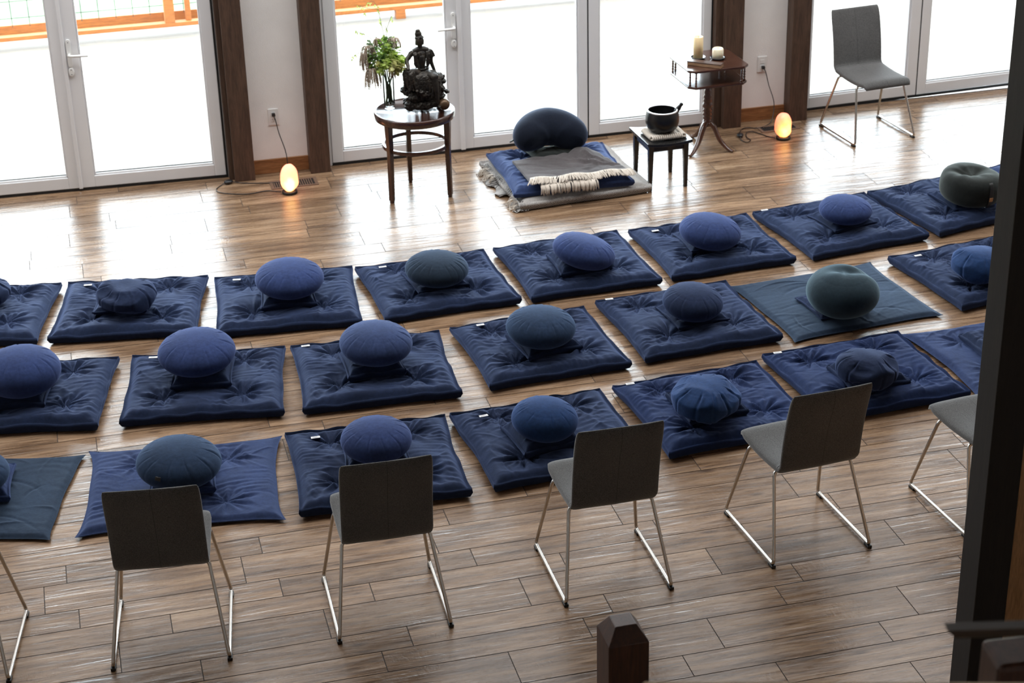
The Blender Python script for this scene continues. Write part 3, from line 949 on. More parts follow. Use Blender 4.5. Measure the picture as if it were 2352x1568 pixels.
sup_meshes = {}
def support(x, y, rz, seed, z, mat, label, L=0.34, h=0.06):
    k = (seed % 4, round(h, 3))
    if k not in sup_meshes:
        sup_meshes[k] = pad_mesh('support', 0.31, 0.31, h, 50 + seed % 4, tufts=(), nx=64, ny=64, wr=0.8, side=0.62, bow=0.006, pinch=0.003, dents=((0, 0, 0.12, 0.012),))
        sup_meshes[k].materials.append(mat)
    o = link('support_cushion', sup_meshes[k], None, None, (x, y, z), (0, 0, rz))
    if sup_meshes[k].materials[0] != mat:
        o.material_slots[0].link = 'OBJECT'; o.material_slots[0].material = mat
    return tag(o, label, 'cushion', 'flat square support cushions under the round cushions')

def zafu(x, y, z, R, H, seed, kind, mat, label, tilt=(0.08, 0.0), pleats=16):
    me = zafu_mesh('round_cushion', R, H, seed, pleats, kind)
    me.materials.append(mat)
    o = link('round_cushion', me, None, None, (x, y, z), (tilt[0], tilt[1], random.Random(seed).random() * 0.6))
    return tag(o, label, 'cushion', 'round meditation cushions on the mats')

N_, P_, B_, TD, T_, TF = M['navy'], M['navy_purple'], M['navy_bright'], M['teal_dark'], M['teal'], M['teal_felt']
MATS = {  # x, y, rot, w, d, kind, seed, material, tag position, label
 'A0': (-0.726, 10.611, -0.209, .84, .783, 'thick', 1, N_, None, 'navy tufted mat cut by left frame edge in the farthest row'),
 'A1': (0.171, 10.441, -0.181, .852, .781, 'thick', 2, N_, (-.291, .302), 'navy tufted mat in farthest row, straight below the left salt lamp and left doors'),
 'A2': (1.097, 10.272, -0.097, .85, .783, 'thick', 3, N_, (-.29, .291), 'navy tufted mat in farthest row, third from the left, under a smooth indigo cushion'),
 'A3': (2.022, 10.231, 0.048, .833, .777, 'thick', 4, N_, (-.272, .296), 'navy tufted mat in farthest row under the very dark teal cushion'),
 'A4': (2.931, 10.271, 0.047, .826, .80, 'thick', 1, N_, None, 'navy tufted mat in farthest row facing the teacher seat, tilted pale indigo cushion on it'),
 'A5': (3.84, 10.307, 0.048, .817, .769, 'thick', 2, N_, (-.279, .287), 'navy tufted mat in farthest row facing the black stool'),
 'A6': (4.765, 10.388, 0.125, .84, .783, 'thick', 3, N_, (-.37, .345), 'navy tufted mat in farthest row with a small indigo cushion on a wide square one'),
 'A7': (5.662, 10.534, 0.19, .84, .783, 'thick', 4, N_, None, 'navy mat beneath the charcoal felt drum cushion with tan patch'),
 'A8': (6.636, 10.72, 0.2, .84, .783, 'thick', 1, M['mat_faded'], None, 'lighter blue mat at the right frame edge behind the charcoal drum cushion'),
 'B0': (-0.438, 9.429, -0.20, .84, .783, 'thick', 3, N_, None, 'navy mat cut by left frame edge in the middle row, big indigo cushion on it'),
 'B1': (0.506, 9.277, -0.155, .858, .767, 'thick', 4, N_, (-.304, .312), 'navy tufted mat second from left in the middle row'),
 'B2': (1.435, 9.174, -0.053, .85, .771, 'thick', 2, N_, (-.346, .340), 'navy mat in the middle row under the pale violet-blue cushion'),
 'B3': (2.401, 9.202, 0.062, .815, .77, 'thick', 1, N_, (-.269, .299), 'navy mat in middle row under a slate-blue cushion, white tag at its left corner'),
 'B4': (3.328, 9.293, 0.059, .836, .797, 'thick', 3, N_, (-.36, .345), 'navy mat in middle row between the slate-blue cushion mat and the flat teal mat'),
 'B5': (4.28, 9.344, 0.093, .93, .81, 'flat', 7, M['mat_teal'], None, 'thin flat teal-navy mat under the tall puffy teal cushion'),
 'B6': (5.303, 9.432, 0.132, .84, .783, 'thick', 4, N_, (-.281, .293), 'navy mat in middle row beside the dark post, white tag near its left corner'),
 'B7': (6.179, 9.553, 0.1, .84, .783, 'thick', 2, N_, None, 'navy mat corner showing just left of the dark post at right edge'),
 'C0': (-0.709, 8.402, -0.25, .84, .783, 'flat', 8, M['mat_teal'], None, 'thin faded teal mat cut by left frame edge in the nearest row'),
 'C1': (0.284, 8.234, -0.122, .95, .81, 'thin', 9, M['mat_faded'], None, 'wide thin faded indigo mat behind the leftmost full chair'),
 'C2': (1.251, 8.129, -0.048, .834, .79, 'thick', 2, N_, (-.277, .286), 'navy tufted mat in nearest row partly hidden by the second full chair'),
 'C3': (2.171, 8.14, 0.063, .84, .783, 'thick', 5, N_, (-.277, .261), 'navy mat in nearest row under the bright royal-blue smooth cushion'),
 'C4': (3.107, 8.209, 0.068, .84, .783, 'thick', 1, M['navy_blue'], (-.351, .345), 'blue mat in nearest row under the wrinkled faceted royal-blue cushion'),
 'C5': (4.02, 8.33, 0.065, .84, .783, 'thick', 3, M['navy_blue'], (-.36, .345), 'blue mat in nearest row behind the fourth chair, small folded cushion on it'),
 'C6': (4.93, 8.40, 0.075, .86, .783, 'thin', 6, M['mat_faded'], None, 'thin quilted blue mat in nearest row cut off by the dark post'),
}
for k, a in MATS.items():
    floor_mat(k, *a[:8], a[9], a[8])
def H_(k): return {'thick': 0.066, 'thin': 0.036, 'flat': 0.031}[MATS[k][5]]
SUP = {  # front left corner x,y, angle
 'A1': (-0.055, 10.344, -0.215), 'A2': (0.93, 10.081, -0.097), 'A3': (1.874, 10.05, 0.13), 'A4': (2.774, 10.03, 0.03), 'A6': (4.65, 10.197, 0.2), 'A7': (5.554, 10.307, 0.15),
 'B0': (-0.682, 9.249, -0.2), 'B1': (0.32, 9.191, -0.158), 'B2': (1.268, 9.013, 0.0), 'B3': (2.285, 8.968, 0.18), 'B4': (3.212, 9.117, 0.10), 'B5': (4.08, 9.062, 0.10), 'B6': (5.16, 9.20, 0.166),
 'C0': (-0.882, 8.315, -0.1), 'C1': (0.112, 8.108, -0.12), 'C2': (1.089, 8.001, -0.07), 'C3': (1.979, 7.906, 0.13), 'C4': (2.9, 8.0, 0.096), 'C5': (3.85, 8.063, 0.087), 'C6': (4.736, 8.266, 0.044), 'A5': (3.66, 10.16, 0.05)}
SL = {
 'A0': '', 'A1': 'thin navy square cushion under the small folded cushion at far left, farthest row', 'A2': 'plump navy square cushion under the third-from-left cushion, farthest row',
 'A3': 'thin navy square cushion under the dark teal cushion, farthest row', 'A4': 'navy square cushion mostly hidden under the tilted pale indigo cushion',
 'A5': 'navy square cushion almost hidden under the indigo cushion facing the black stool', 'A6': 'dark navy square cushion jutting out under the small indigo cushion, farthest row',
 'A7': 'navy square cushion under the charcoal felt drum cushion', 'B0': 'thick navy square cushion under the big cushion at left frame edge',
 'B1': 'plump navy square cushion second from left in the middle row', 'B2': 'plump dark navy square cushion under the pale violet-blue cushion',
 'B3': 'navy square cushion under the slate-blue cushion in the middle row', 'B4': 'thin navy square cushion with pointed right corner, middle row',
 'B5': 'flat dark square cushion whose corners peek out under the puffy teal cushion', 'B6': 'thin navy square cushion under the folded cushion beside the dark post',
 'C0': 'faded blue square cushion at the left frame edge, nearest row', 'C1': 'faded indigo square cushion behind the leftmost full chair',
 'C2': 'navy square cushion peeking out behind the second full chair', 'C3': 'navy square cushion under the bright royal-blue smooth cushion',
 'C4': 'navy square cushion under the wrinkled faceted royal-blue cushion', 'C5': 'navy square cushion under the small folded cushion behind the fourth chair',
 'C6': 'navy square cushion with pointed corner cut by the dark post, nearest row'}
for i, (k, (x, y, a)) in enumerate(SUP.items()):
    L = 0.315
    cx = x + math.cos(a) * L / 2 - math.sin(a) * L / 2; cy = y + math.sin(a) * L / 2 + math.cos(a) * L / 2
    thin = k in ('A1', 'A3', 'B4', 'A6', 'B6', 'B5', 'A7', 'A5')
    mt = M['mat_faded'] if k in ('C0', 'C1') else N_
    support(cx, cy, a, i, H_(k) - 0.004, mt, SL[k], h=0.045 if thin else 0.078)
ZAF = {  # x, y, z, R, H, kind, mat, tilt, pleats, label
 'A0': (-0.70, 10.607, .185, .178, .078, 'buck', N_, (.05, 0), 10, 'navy cushion edge cut off by the left frame, farthest row'),
 'A1': (0.152, 10.315, .178, .172, .080, 'buck', N_, (.06, 0), 10, 'small dark navy cushion with folded sides on far left mat, farthest row'),
 'A2': (1.118, 10.213, .208, .207, .092, 'full', P_, (.08, 0), 16, 'smooth indigo round cushion third from left in farthest row'),
 'A3': (2.009, 10.135, .188, .195, .086, 'full', TD, (.06, 0), 20, 'very dark teal pleated round cushion in farthest row near the statue table'),
 'A4': (2.936, 10.113, .195, .198, .092, 'full', P_, (.16, .20), 18, 'pale indigo round cushion tilted down to the right in farthest row'),
 'A5': (3.792, 10.193, .190, .197, .098, 'full', P_, (.10, .08), 14, 'indigo round cushion facing the black stool, farthest row'),
 'A6': (4.763, 10.307, .178, .172, .078, 'full', P_, (.05, .0), 12, 'small indigo round cushion in farthest row beside the charcoal one'),
 'A7': (5.693, 10.392, .208, .205, .105, 'drum', M['charcoal'], (.06, .05), 0, 'charcoal felt drum cushion with crumpled top and tan patch'),
 'B0': (-0.469, 9.365, .222, .214, .115, 'full', P_, (.06, 0), 12, 'big indigo round cushion cut by the left frame, middle row'),
 'B1': (0.478, 9.339, .215, .214, .093, 'full', P_, (.10, -.03), 12, 'dark indigo round cushion second from left in middle row'),
 'B2': (1.451, 9.152, .218, .203, .095, 'full', M['mat_faded'], (.08, 0), 16, 'pale violet-blue round cushion with seamed top, middle row'),
 'B3': (2.388, 9.106, .208, .198, .092, 'full', T_, (.08, 0), 18, 'slate-blue pleated round cushion in the centre of the middle row'),
 'B4': (3.333, 9.217, .188, .177, .090, 'full', N_, (.10, .03), 14, 'navy round cushion with slate sheen left of the puffy teal one'),
 'B5': (4.214, 9.093, .188, .214, .135, 'ball', TF, (.05, .0), 0, 'tall puffy teal cushion with a dented top on the flat mat'),
 'B6': (5.188, 9.259, .175, .183, .088, 'buck', B_, (.05, 0), 10, 'bright navy folded-side cushion beside the dark post, middle row'),
 'C0': (-0.745, 8.372, .17, .20, .08, 'full', T_, (.05, 0), 16, 'blue cushion edge cut off by the left frame, nearest row'),
 'C1': (0.272, 8.146, .195, .210, .092, 'full', T_, (.08, 0), 12, 'large slate-blue round cushion with small black tag behind leftmost full chair'),
 'C2': (1.254, 8.087, .200, .180, .090, 'full', P_, (.05, 0), 14, 'indigo round cushion half hidden behind the second full chair'),
 'C3': (2.124, 8.052, .200, .172, .094, 'full', B_, (.08, .05), 12, 'bright royal-blue smooth round cushion in nearest row'),
 'C4': (2.987, 8.042, .195, .185, .092, 'buck', B_, (.05, 0), 10, 'wrinkled faceted royal-blue cushion left of the fourth chair'),
 'C5': (3.945, 8.142, .185, .166, .090, 'buck', N_, (.05, 0), 8, 'small navy cushion with sagging folds behind the fourth chair'),
 'C6': (4.86, 8.16, .165, .160, .084, 'buck', N_, (.05, 0), 10, 'dark navy cushion edge cut off by the dark post, nearest row'),
}
zo = {}
for i, (k, a) in enumerate(ZAF.items()):
    zo[k] = zafu(a[0], a[1], a[2], a[3], a[4], 100 + i, a[5], a[6], a[9], a[7], a[8])
# tan patch and dark strap on the charcoal drum, small tag on the slate-blue one
def on_zafu(o, az, zc, hw, hh, mat, name, off=0.002, R=None, gz=6):
    R = R or 0.2
    m = MB(); v = []; f = []
    n = 8
    co = np.array([q.co[:] for q in o.data.vertices])
    for j in range(gz + 1):
        for i in range(n + 1):
            a = az + (i / n - 0.5) * 2 * hw / R; z = zc + (j / gz - 0.5) * 2 * hh
            th = np.arctan2(co[:, 1], co[:, 0]); d = np.abs(np.angle(np.exp(1j * (th - a)))) * R + np.abs(co[:, 2] - z)
            sel = np.argsort(d)[:12]; r = np.hypot(co[sel, 0], co[sel, 1]).max() + off
            v.append((r * math.cos(a), r * math.sin(a), z))
    for j in range(gz):
        for i in range(n):
            a = j * (n + 1) + i; f.append((a, a + 1, a + n + 2, a + n + 1))
    ob = m.add(v, f).build(name, mat, o, smooth=True)
    s = ob.modifiers.new('solid', 'SOLIDIFY'); s.thickness = 0.0025; s.offset = 1
    return ob
rz = zo['A7'].rotation_euler[2]
on_zafu(zo['A7'], -1.36 - rz, -0.005, 0.014, 0.092, M['rubber'], 'strap', 0.003, 0.2, 16)
on_zafu(zo['A7'], -1.36 - rz, -0.020, 0.012, 0.013, M['tan'], 'leather_patch', 0.008)
rz = zo['C1'].rotation_euler[2]
on_zafu(zo['C1'], -2.16 - rz, 0.028, 0.014, 0.009, M['rubber'], 'small_tag', 0.003)

# ================================================================== CHAIRS
def shell_part(cl, wid, bow, thick, x_seg=22, closed_ends=True):
    """sweep a rounded slab section along the side profile cl [(y,z)]"""
    cl = [Vector((0, p[0], p[1])) for p in cl]
    n = len(cl)
    v = []; f = []
    ns = 40
    for i in range(n):
        if i == 0: t = cl[1] - cl[0]
        elif i == n - 1: t = cl[-1] - cl[-2]
        else: t = cl[i + 1] - cl[i - 1]
        t.normalize(); nr = Vector((0, -t.z, t.y))
        s = i / (n - 1)
        # thickness closes at the two ends
        e = min(s, 1 - s) * (n - 1)
        w = wid(s) / 2; th = thick / 2
        for k in range(ns):
            a = 2 * PI * k / ns
            ca, sa = math.cos(a), math.sin(a)
            x = w * math.copysign(abs(ca) ** 0.22, ca)
            q = th * math.copysign(abs(sa) ** 0.6, sa)
            b = bow(s) * (1 - (x / w) ** 2)
            p = cl[i] + nr * (q + b)
            v.append((x, p.y, p.z))
    for i in range(n - 1):
        for k in range(ns):
            k2 = (k + 1) % ns
            f.append((i * ns + k, (i + 1) * ns + k, (i + 1) * ns + k2, i * ns + k2))
    f.append(tuple(range(ns))); f.append(tuple((n - 1) * ns + k for k in range(ns - 1, -1, -1)))
    return v, f
def taper_ends(v, ns, n, cl, start, end, r=0.018):
    """round off start and/or end rings"""
    V = [Vector(p) for p in v]
    def ring(i): return range(i * ns, (i + 1) * ns)
    for flag, idx in ((start, range(0, 6)), (end, range(n - 1, n - 7, -1))):
        if not flag: continue
        for step, i in enumerate(idx):
            q = step / 6
            sc = math.sqrt(max(0, 1 - (1 - q) ** 2)) * 0.75 + 0.25
            c = sum((V[k] for k in ring(i)), Vector()) / ns
            cy, cz = cl[i]
            for k in ring(i):
                p = V[k]; 
                loc = Vector((0, cy, cz))
                V[k] = Vector((p.x * (1 - (1 - sc) * 0.06), c.y + (p.y - c.y) * sc, c.z + (p.z - c.z) * sc))
    return [tuple(p) for p in V]

def make_chair():
    root = empty('upholstered_chair')
    # seat
    prof = []
    for t in np.linspace(0, 1, 26):
        y = 0.525 - 0.40 * t
        z = 0.452 - 0.012 * math.sin(PI * t) - 0.030 * max(0, (0.10 - t) / 0.10) ** 2 + 0.0
        prof.append((y, z))
    # bend up to back
    cx, cz, rr = 0.125, 0.505, 0.053
    bendp = [(cx - rr * math.sin(a), cz - rr * math.cos(a)) for a in np.linspace(0.0, 0.55, 7)[1:]]
    seat = prof + bendp
    v, f = shell_part(seat, lambda s: 0.400 - 0.02 * max(0, (0.12 - s) / 0.12), lambda s: -0.006, 0.045)
    v = taper_ends(v, 40, len(seat), seat, True, False)
    m = MB(); m.add(v, f); m.build('seat', M['chair'], root, smooth=True)
    b0 = [(cx - rr * math.sin(a), cz - rr * math.cos(a)) for a in np.linspace(0.53, 1.40, 8)]
    y0, z0 = b0[-1]
    for t in np.linspace(0, 1, 26)[1:]:
        b0.append((y0 - 0.085 * t - 0.012 * math.sin(PI * t) * -1, z0 + (0.888 - z0) * t))
    v, f = shell_part(b0, lambda s: 0.400, lambda s: 0.004 + 0.022 * s, 0.034)
    v = taper_ends(v, 40, len(b0), b0, False, True)
    m = MB(); m.add(v, f); m.build('backrest', M['chair'], root, smooth=True)
    for sx in (-1, 1):
        x0, x1 = sx * 0.248, sx * 0.192
        pts = [(sx * 0.10, 0.140, 0.430), (x1, 0.145, 0.428), (x0, 0.0, 0.017), (x0, 0.530, 0.017), (x1, 0.405, 0.422), (sx * 0.10, 0.41, 0.424)]
        mm = MB().tube(bend(pts, 0.028, 6), 0.0085, 12)
        s = mm.build('sled_leg', M['chrome'], root, smooth=True)
        for yy in (0.018, 0.505):
            MB().box(x0 - 0.011, x0 + 0.011, yy - 0.022, yy + 0.022, 0.0, 0.014).build('rubber_foot', M['rubber'], s, bevel=0.003)
    for yy, zz in ((0.15, 0.424), (0.40, 0.420)):
        MB().tube([(-0.18, yy, zz), (0.18, yy, zz)], 0.008, 10).build('seat_support', M['chrome'], root, smooth=True)
    return root
ch0 = make_chair()
CH = [  # midpoint of the rear feet, rotation
 (0.0965, 6.712, -0.125, 'grey chair with plain back, nearest the camera left, leftmost seen whole'),
 (1.067, 6.664, -0.025, 'grey chair second among those seen whole, its seat showing left of the back'),
 (2.092, 6.667, 0.0, 'grey chair in the middle of the near row, left of the brown newel post'),
 (3.093, 6.722, 0.075, 'grey chair in the near row, fourth of those seen whole'),
 (4.058, 6.703, 0.085, 'grey chair in the near row half hidden behind the dark post'),
 (-0.83, 6.82, -0.16, 'grey chair at the left frame edge, only its right steel legs showing'),
 (5.706, 12.378, 3.2415, 'grey chair standing alone by the glass doors, facing the room'),
]
for i, (x, y, r, lab) in enumerate(CH):
    c = ch0 if i == 0 else copy_tree(ch0)
    c.location = (x, y, 0); c.rotation_euler = (0, 0, r)
    tag(c, lab, 'chair', 'grey upholstered chairs on steel sled legs')

# ================================================================== ROUND TABLE, STATUE, VASE
TT = 0.615
rt = tag(empty('round_side_table', (2.247, 11.884, 0)), 'round dark mahogany side table holding the statue and flowers', 'table')
MB().lathe([(0, TT - 0.012), (0.262, TT - 0.012), (0.262, TT), (0.268, TT + 0.004), (0.276, TT + 0.002), (0.279, TT - 0.010), (0.276, TT - 0.045), (0.268, TT - 0.052), (0.255, TT - 0.045), (0, TT - 0.04)], 72).build('tabletop', M['mahog'], rt, smooth=False).data.shade_smooth()
for i, (lx, ly) in enumerate(((2.040, 11.768), (2.239, 12.129), (2.463, 11.755))):
    dx, dy = lx - 2.247, ly - 11.884
    a = math.atan2(dy, dx)
    Mx = Matrix.Rotation(a, 4, 'Z')
    m = MB(); v = []
    secs = [(0.0, 0.237, 0.012), (0.015, 0.237, 0.012), (0.017, 0.238, 0.015), (0.36, 0.232, 0.017), (TT - 0.045, 0.236, 0.021)]
    for z, r, w in secs: v += [(r - w, -w, z), (r + w, -w, z), (r + w, w, z), (r - w, w, z)]
    f = [(0, 3, 2, 1)] + [(4 * j + k, 4 * j + (k + 1) % 4, 4 * j + 4 + (k + 1) % 4, 4 * j + 4 + k) for j in range(len(secs) - 1) for k in range(4)]
    m.add(v, f, Mx).build('leg', M['mahog_v'], rt, bevel=0.003)
MB().lathe([(0.216, 0.362), (0.232, 0.362), (0.234, 0.366), (0.234, 0.384), (0.232, 0.388), (0.216, 0.388), (0.216, 0.362)], 64).build('stretcher_ring', M['mahog'], rt)

def remesh(o, vs, sm=4):
    r = o.modifiers.new('remesh', 'REMESH'); r.mode = 'VOXEL'; r.voxel_size = vs; r.use_smooth_shade = True
    s = o.modifiers.new('smooth', 'SMOOTH'); s.factor = 0.5; s.iterations = sm
    return o
def build_statue():
    rt_ = tag(empty('bronze_statue', (2.322, 11.905, TT + 0.001), 0.05), 'dark bronze statue of a seated robed figure on a rock, on the round table', 'statue')
    rt_.scale = (1.0, 1.0, 0.905)
    def rough(o, st, sc):
        t = bpy.data.textures.new('stone_clouds', 'CLOUDS'); t.noise_scale = sc; t.noise_depth = 3
        d = o.modifiers.new('rough', 'DISPLACE'); d.texture = t; d.strength = st; d.mid_level = 0.5
        return o
    rng = random.Random(5)
    # rock
    m = MB()
    m.ell((-0.01, 0.0, 0.045), (0.125, 0.085, 0.05)); m.ell((0.01, 0.01, 0.12), (0.105, 0.08, 0.09)); m.ell((0.0, 0.02, 0.2), (0.10, 0.07, 0.08))
    for i in range(26):
        a = rng.random() * 6.28; z = 0.02 + rng.random() * 0.13
        r = 0.085 + 0.02 * rng.random()
        m.ell((math.cos(a) * r * 1.15, math.sin(a) * r * 0.75, z), (0.022 + rng.random() * 0.02, 0.022 + rng.random() * 0.016, 0.018 + rng.random() * 0.025), 10, 7)
    # ledges to both sides that carry hand and hem
    m.ell((0.105, 0.0, 0.225), (0.048, 0.045, 0.038)); m.ell((0.125, -0.01, 0.20), (0.035, 0.03, 0.022)); m.ell((0.09, 0.0, 0.165), (0.05, 0.05, 0.05))
    m.ell((-0.115, -0.01, 0.155), (0.045, 0.05, 0.04)); m.ell((-0.09, 0, 0.2), (0.04, 0.05, 0.05)); m.ell((-0.11, -0.03, 0.04), (0.035, 0.03, 0.035))
    m.tube(spline([(0.09, -0.04, 0.19), (0.12, -0.06, 0.15), (0.155, -0.06, 0.125)]), [0.012] * 16 + [0.014], 8)
    rough(remesh(m.build('rock_seat', M['bronze'], rt_, smooth=True), 0.0032, 2), 0.034, 0.022)
    # figure
    m = MB()
    m.ell((0.0, 0.0, 0.275), (0.055, 0.045, 0.04))                 # hips
    m.tube(spline([(0.0, 0.0, 0.27), (-0.006, 0.002, 0.33), (-0.008, 0.004, 0.39), (-0.010, 0.004, 0.435)]), [0.045, 0.043, 0.041, 0.039, 0.038, 0.037, 0.036, 0.035, 0.036, 0.038, 0.041, 0.044, 0.046, 0.048, 0.050, 0.050, 0.050, 0.049, 0.049, 0.048, 0.046, 0.042, 0.038, 0.034, 0.030], 16, squash=0.68)
    m.ell((-0.009, -0.002, 0.415), (0.047, 0.033, 0.045), 18, 12)
    m.tube([(-0.058, 0, 0.447), (-0.03, 0.002, 0.458), (0.012, 0.002, 0.458), (0.042, 0, 0.447)], [0.020, 0.024, 0.024, 0.020], 12)
    m.tube([(-0.010, 0, 0.45), (-0.011, -0.003, 0.475), (-0.012, -0.004, 0.495)], [0.021, 0.016, 0.016], 12)
    m.ell((-0.013, -0.004, 0.524), (0.030, 0.031, 0.040), 20, 14)   # head
    m.ell((-0.013, -0.029, 0.516), (0.0045, 0.008, 0.010), 8, 6)     # nose
    m.ell((-0.013, -0.027, 0.500), (0.009, 0.005, 0.0035), 8, 6)     # mouth
    m.ell((-0.013, -0.022, 0.492), (0.010, 0.008, 0.007), 8, 6)      # chin
    for sx in (-1, 1):
        m.ell((-0.013 + sx * 0.010, -0.026, 0.525), (0.0065, 0.004, 0.0035), 8, 6)
        m.ell((-0.013 + sx * 0.026, 0.0, 0.508), (0.005, 0.008, 0.018), 8, 6)    # long ears
    # arm on the raised knee
    m.tube(spline([(-0.058, 0, 0.445), (-0.092, -0.004, 0.412), (-0.112, -0.02, 0.385), (-0.112, -0.05, 0.355), (-0.122, -0.078, 0.335)]), list(np.linspace(0.020, 0.010, 33)), 10)
    m.ell((-0.128, -0.088, 0.318), (0.009, 0.008, 0.017), 10, 7)
    # supporting arm
    m.tube(spline([(0.045, 0, 0.447), (0.060, 0.002, 0.40), (0.062, 0.0, 0.355), (0.076, -0.008, 0.30), (0.088, -0.015, 0.262)]), list(np.linspace(0.020, 0.009, 33)), 10)
    m.ell((0.092, -0.018, 0.254), (0.013, 0.010, 0.007), 10, 7)
    # raised leg and hanging leg
    m.ell((-0.112, -0.058, 0.312), (0.028, 0.028, 0.028)); m.ell((0.056, -0.085, 0.264), (0.032, 0.030, 0.030))
    m.tube(spline([(-0.02, -0.01, 0.265), (-0.07, -0.035, 0.300), (-0.112, -0.058, 0.312)]), list(np.linspace(0.036, 0.026, 17)), 12)
    m.tube(spline([(-0.112, -0.058, 0.312), (-0.098, -0.062, 0.245), (-0.080, -0.066, 0.185)]), list(np.linspace(0.027, 0.015, 17)), 12)
    m.ell((-0.07, -0.09, 0.175), (0.013, 0.028, 0.010))
    m.tube(spline([(0.015, -0.01, 0.262), (0.04, -0.055, 0.268), (0.055, -0.085, 0.262)]), list(np.linspace(0.038, 0.029, 17)), 12)
    m.tube(spline([(0.055, -0.085, 0.262), (0.062, -0.098, 0.19), (0.068, -0.098, 0.11), (0.074, -0.098, 0.055)]), list(np.linspace(0.028, 0.012, 25)), 12)
    m.ell((0.078, -0.112, 0.04), (0.012, 0.026, 0.010))
    remesh(m.build('figure', M['bronze'], rt_, smooth=True), 0.0028, 3)
    # hair and topknot
    m = MB()
    m.ell((-0.013, 0.005, 0.545), (0.0300, 0.030, 0.028), 16, 10); m.ell((-0.018, 0.006, 0.575), (0.024, 0.022, 0.028), 14, 9); m.ell((-0.020, 0.006, 0.600), (0.017, 0.016, 0.014), 12, 8)
    m.tube([(-0.013 + 0.031 * math.cos(a), -0.004 + 0.029 * math.sin(a), 0.556) for a in np.linspace(PI, 2 * PI, 14)], 0.0035, 6)
    m.ell((-0.013, -0.031, 0.556), (0.007, 0.005, 0.010), 8, 6)
    remesh(m.build('hair', M['bronze'], rt_, smooth=True), 0.003, 2)
    # robe: many hanging folds
    m = MB()
    for i in range(13):                                             # drape falling from the raised knee
        q = i / 12
        x0, y0 = -0.142 + 0.075 * q, -0.045 - 0.042 * math.sin(PI * q)
        m.tube(spline([(x0 * 0.9 + 0.01, y0 * 0.6, 0.335 - 0.03 * q), (x0, y0, 0.30), (x0 + 0.008 * math.sin(i * 1.9) + 0.012 * q, y0 - 0.006, 0.235), (x0 + 0.02 * q + 0.012 * math.sin(i * 1.1), y0 - 0.004, 0.165 + 0.03 * rng.random())]), list(np.linspace(0.012, 0.007, 25)), 8)
    for i in range(15):                                             # skirt over the lap and the hanging leg
        x = -0.062 + 0.0115 * i
        y0 = -0.080 - 0.030 * math.exp(-((x - 0.062) / 0.035) ** 2)
        m.tube(spline([(x * 0.6, -0.030, 0.292), (x * 0.95, y0 * 0.85, 0.262), (x + 0.006 * math.sin(i * 2.1), y0, 0.18), (x + 0.012 * math.sin(i * 1.3), y0 + 0.004, 0.075 + 0.05 * rng.random())]), list(np.linspace(0.012, 0.006, 25)), 8)
    for sx, x0 in ((-1, -0.046), (1, 0.028)):                       # open shawl over both shoulders
        for j in range(3):
            q = x0 + sx * j * 0.008
            m.tube(spline([(q, 0.012, 0.452), (q, -0.022, 0.438), (q - sx * 0.002, -0.032, 0.400), (q - sx * 0.004, -0.030, 0.350), (-0.004 + sx * (0.030 - j * 0.004), -0.030, 0.315)]), list(np.linspace(0.008, 0.005, 33)), 8)
        for j in range(4):                                          # short loose sleeves
            m.tube(spline([(x0 + sx * 0.022, 0.0, 0.450), (x0 + sx * (0.034 + j * 0.003), 0.0, 0.428), (x0 + sx * (0.042 + j * 0.006), -0.008 + j * 0.004, 0.392)]), list(np.linspace(0.013, 0.008, 17)), 8)
    for j in range(5):
        m.tube(spline([(0.05, -0.02, 0.27), (0.09 + 0.005 * j, -0.035, 0.235 - 0.01 * j), (0.11 + 0.008 * j, -0.045, 0.185 - 0.012 * j), (0.125 + 0.006 * j, -0.04, 0.145 - 0.01 * j)]), list(np.linspace(0.011, 0.006, 25)), 8)
    m.tube([(0.046 * math.cos(a) - 0.004, 0.034 * math.sin(a), 0.312) for a in np.linspace(0, 2 * PI, 30)], 0.007, 8)
    rough(remesh(m.build('robe', M['bronze'], rt_, smooth=True), 0.0028, 1), 0.008, 0.012)
build_statue()
tag(MB().ell((0, 0, 0.040), (0.040, 0.040, 0.040), 32, 20).build('ball', M['brass'], None, (2.444, 11.818, TT + 0.001), smooth=True), 'small brown bronze ball at the right foot of the statue', 'ornament')

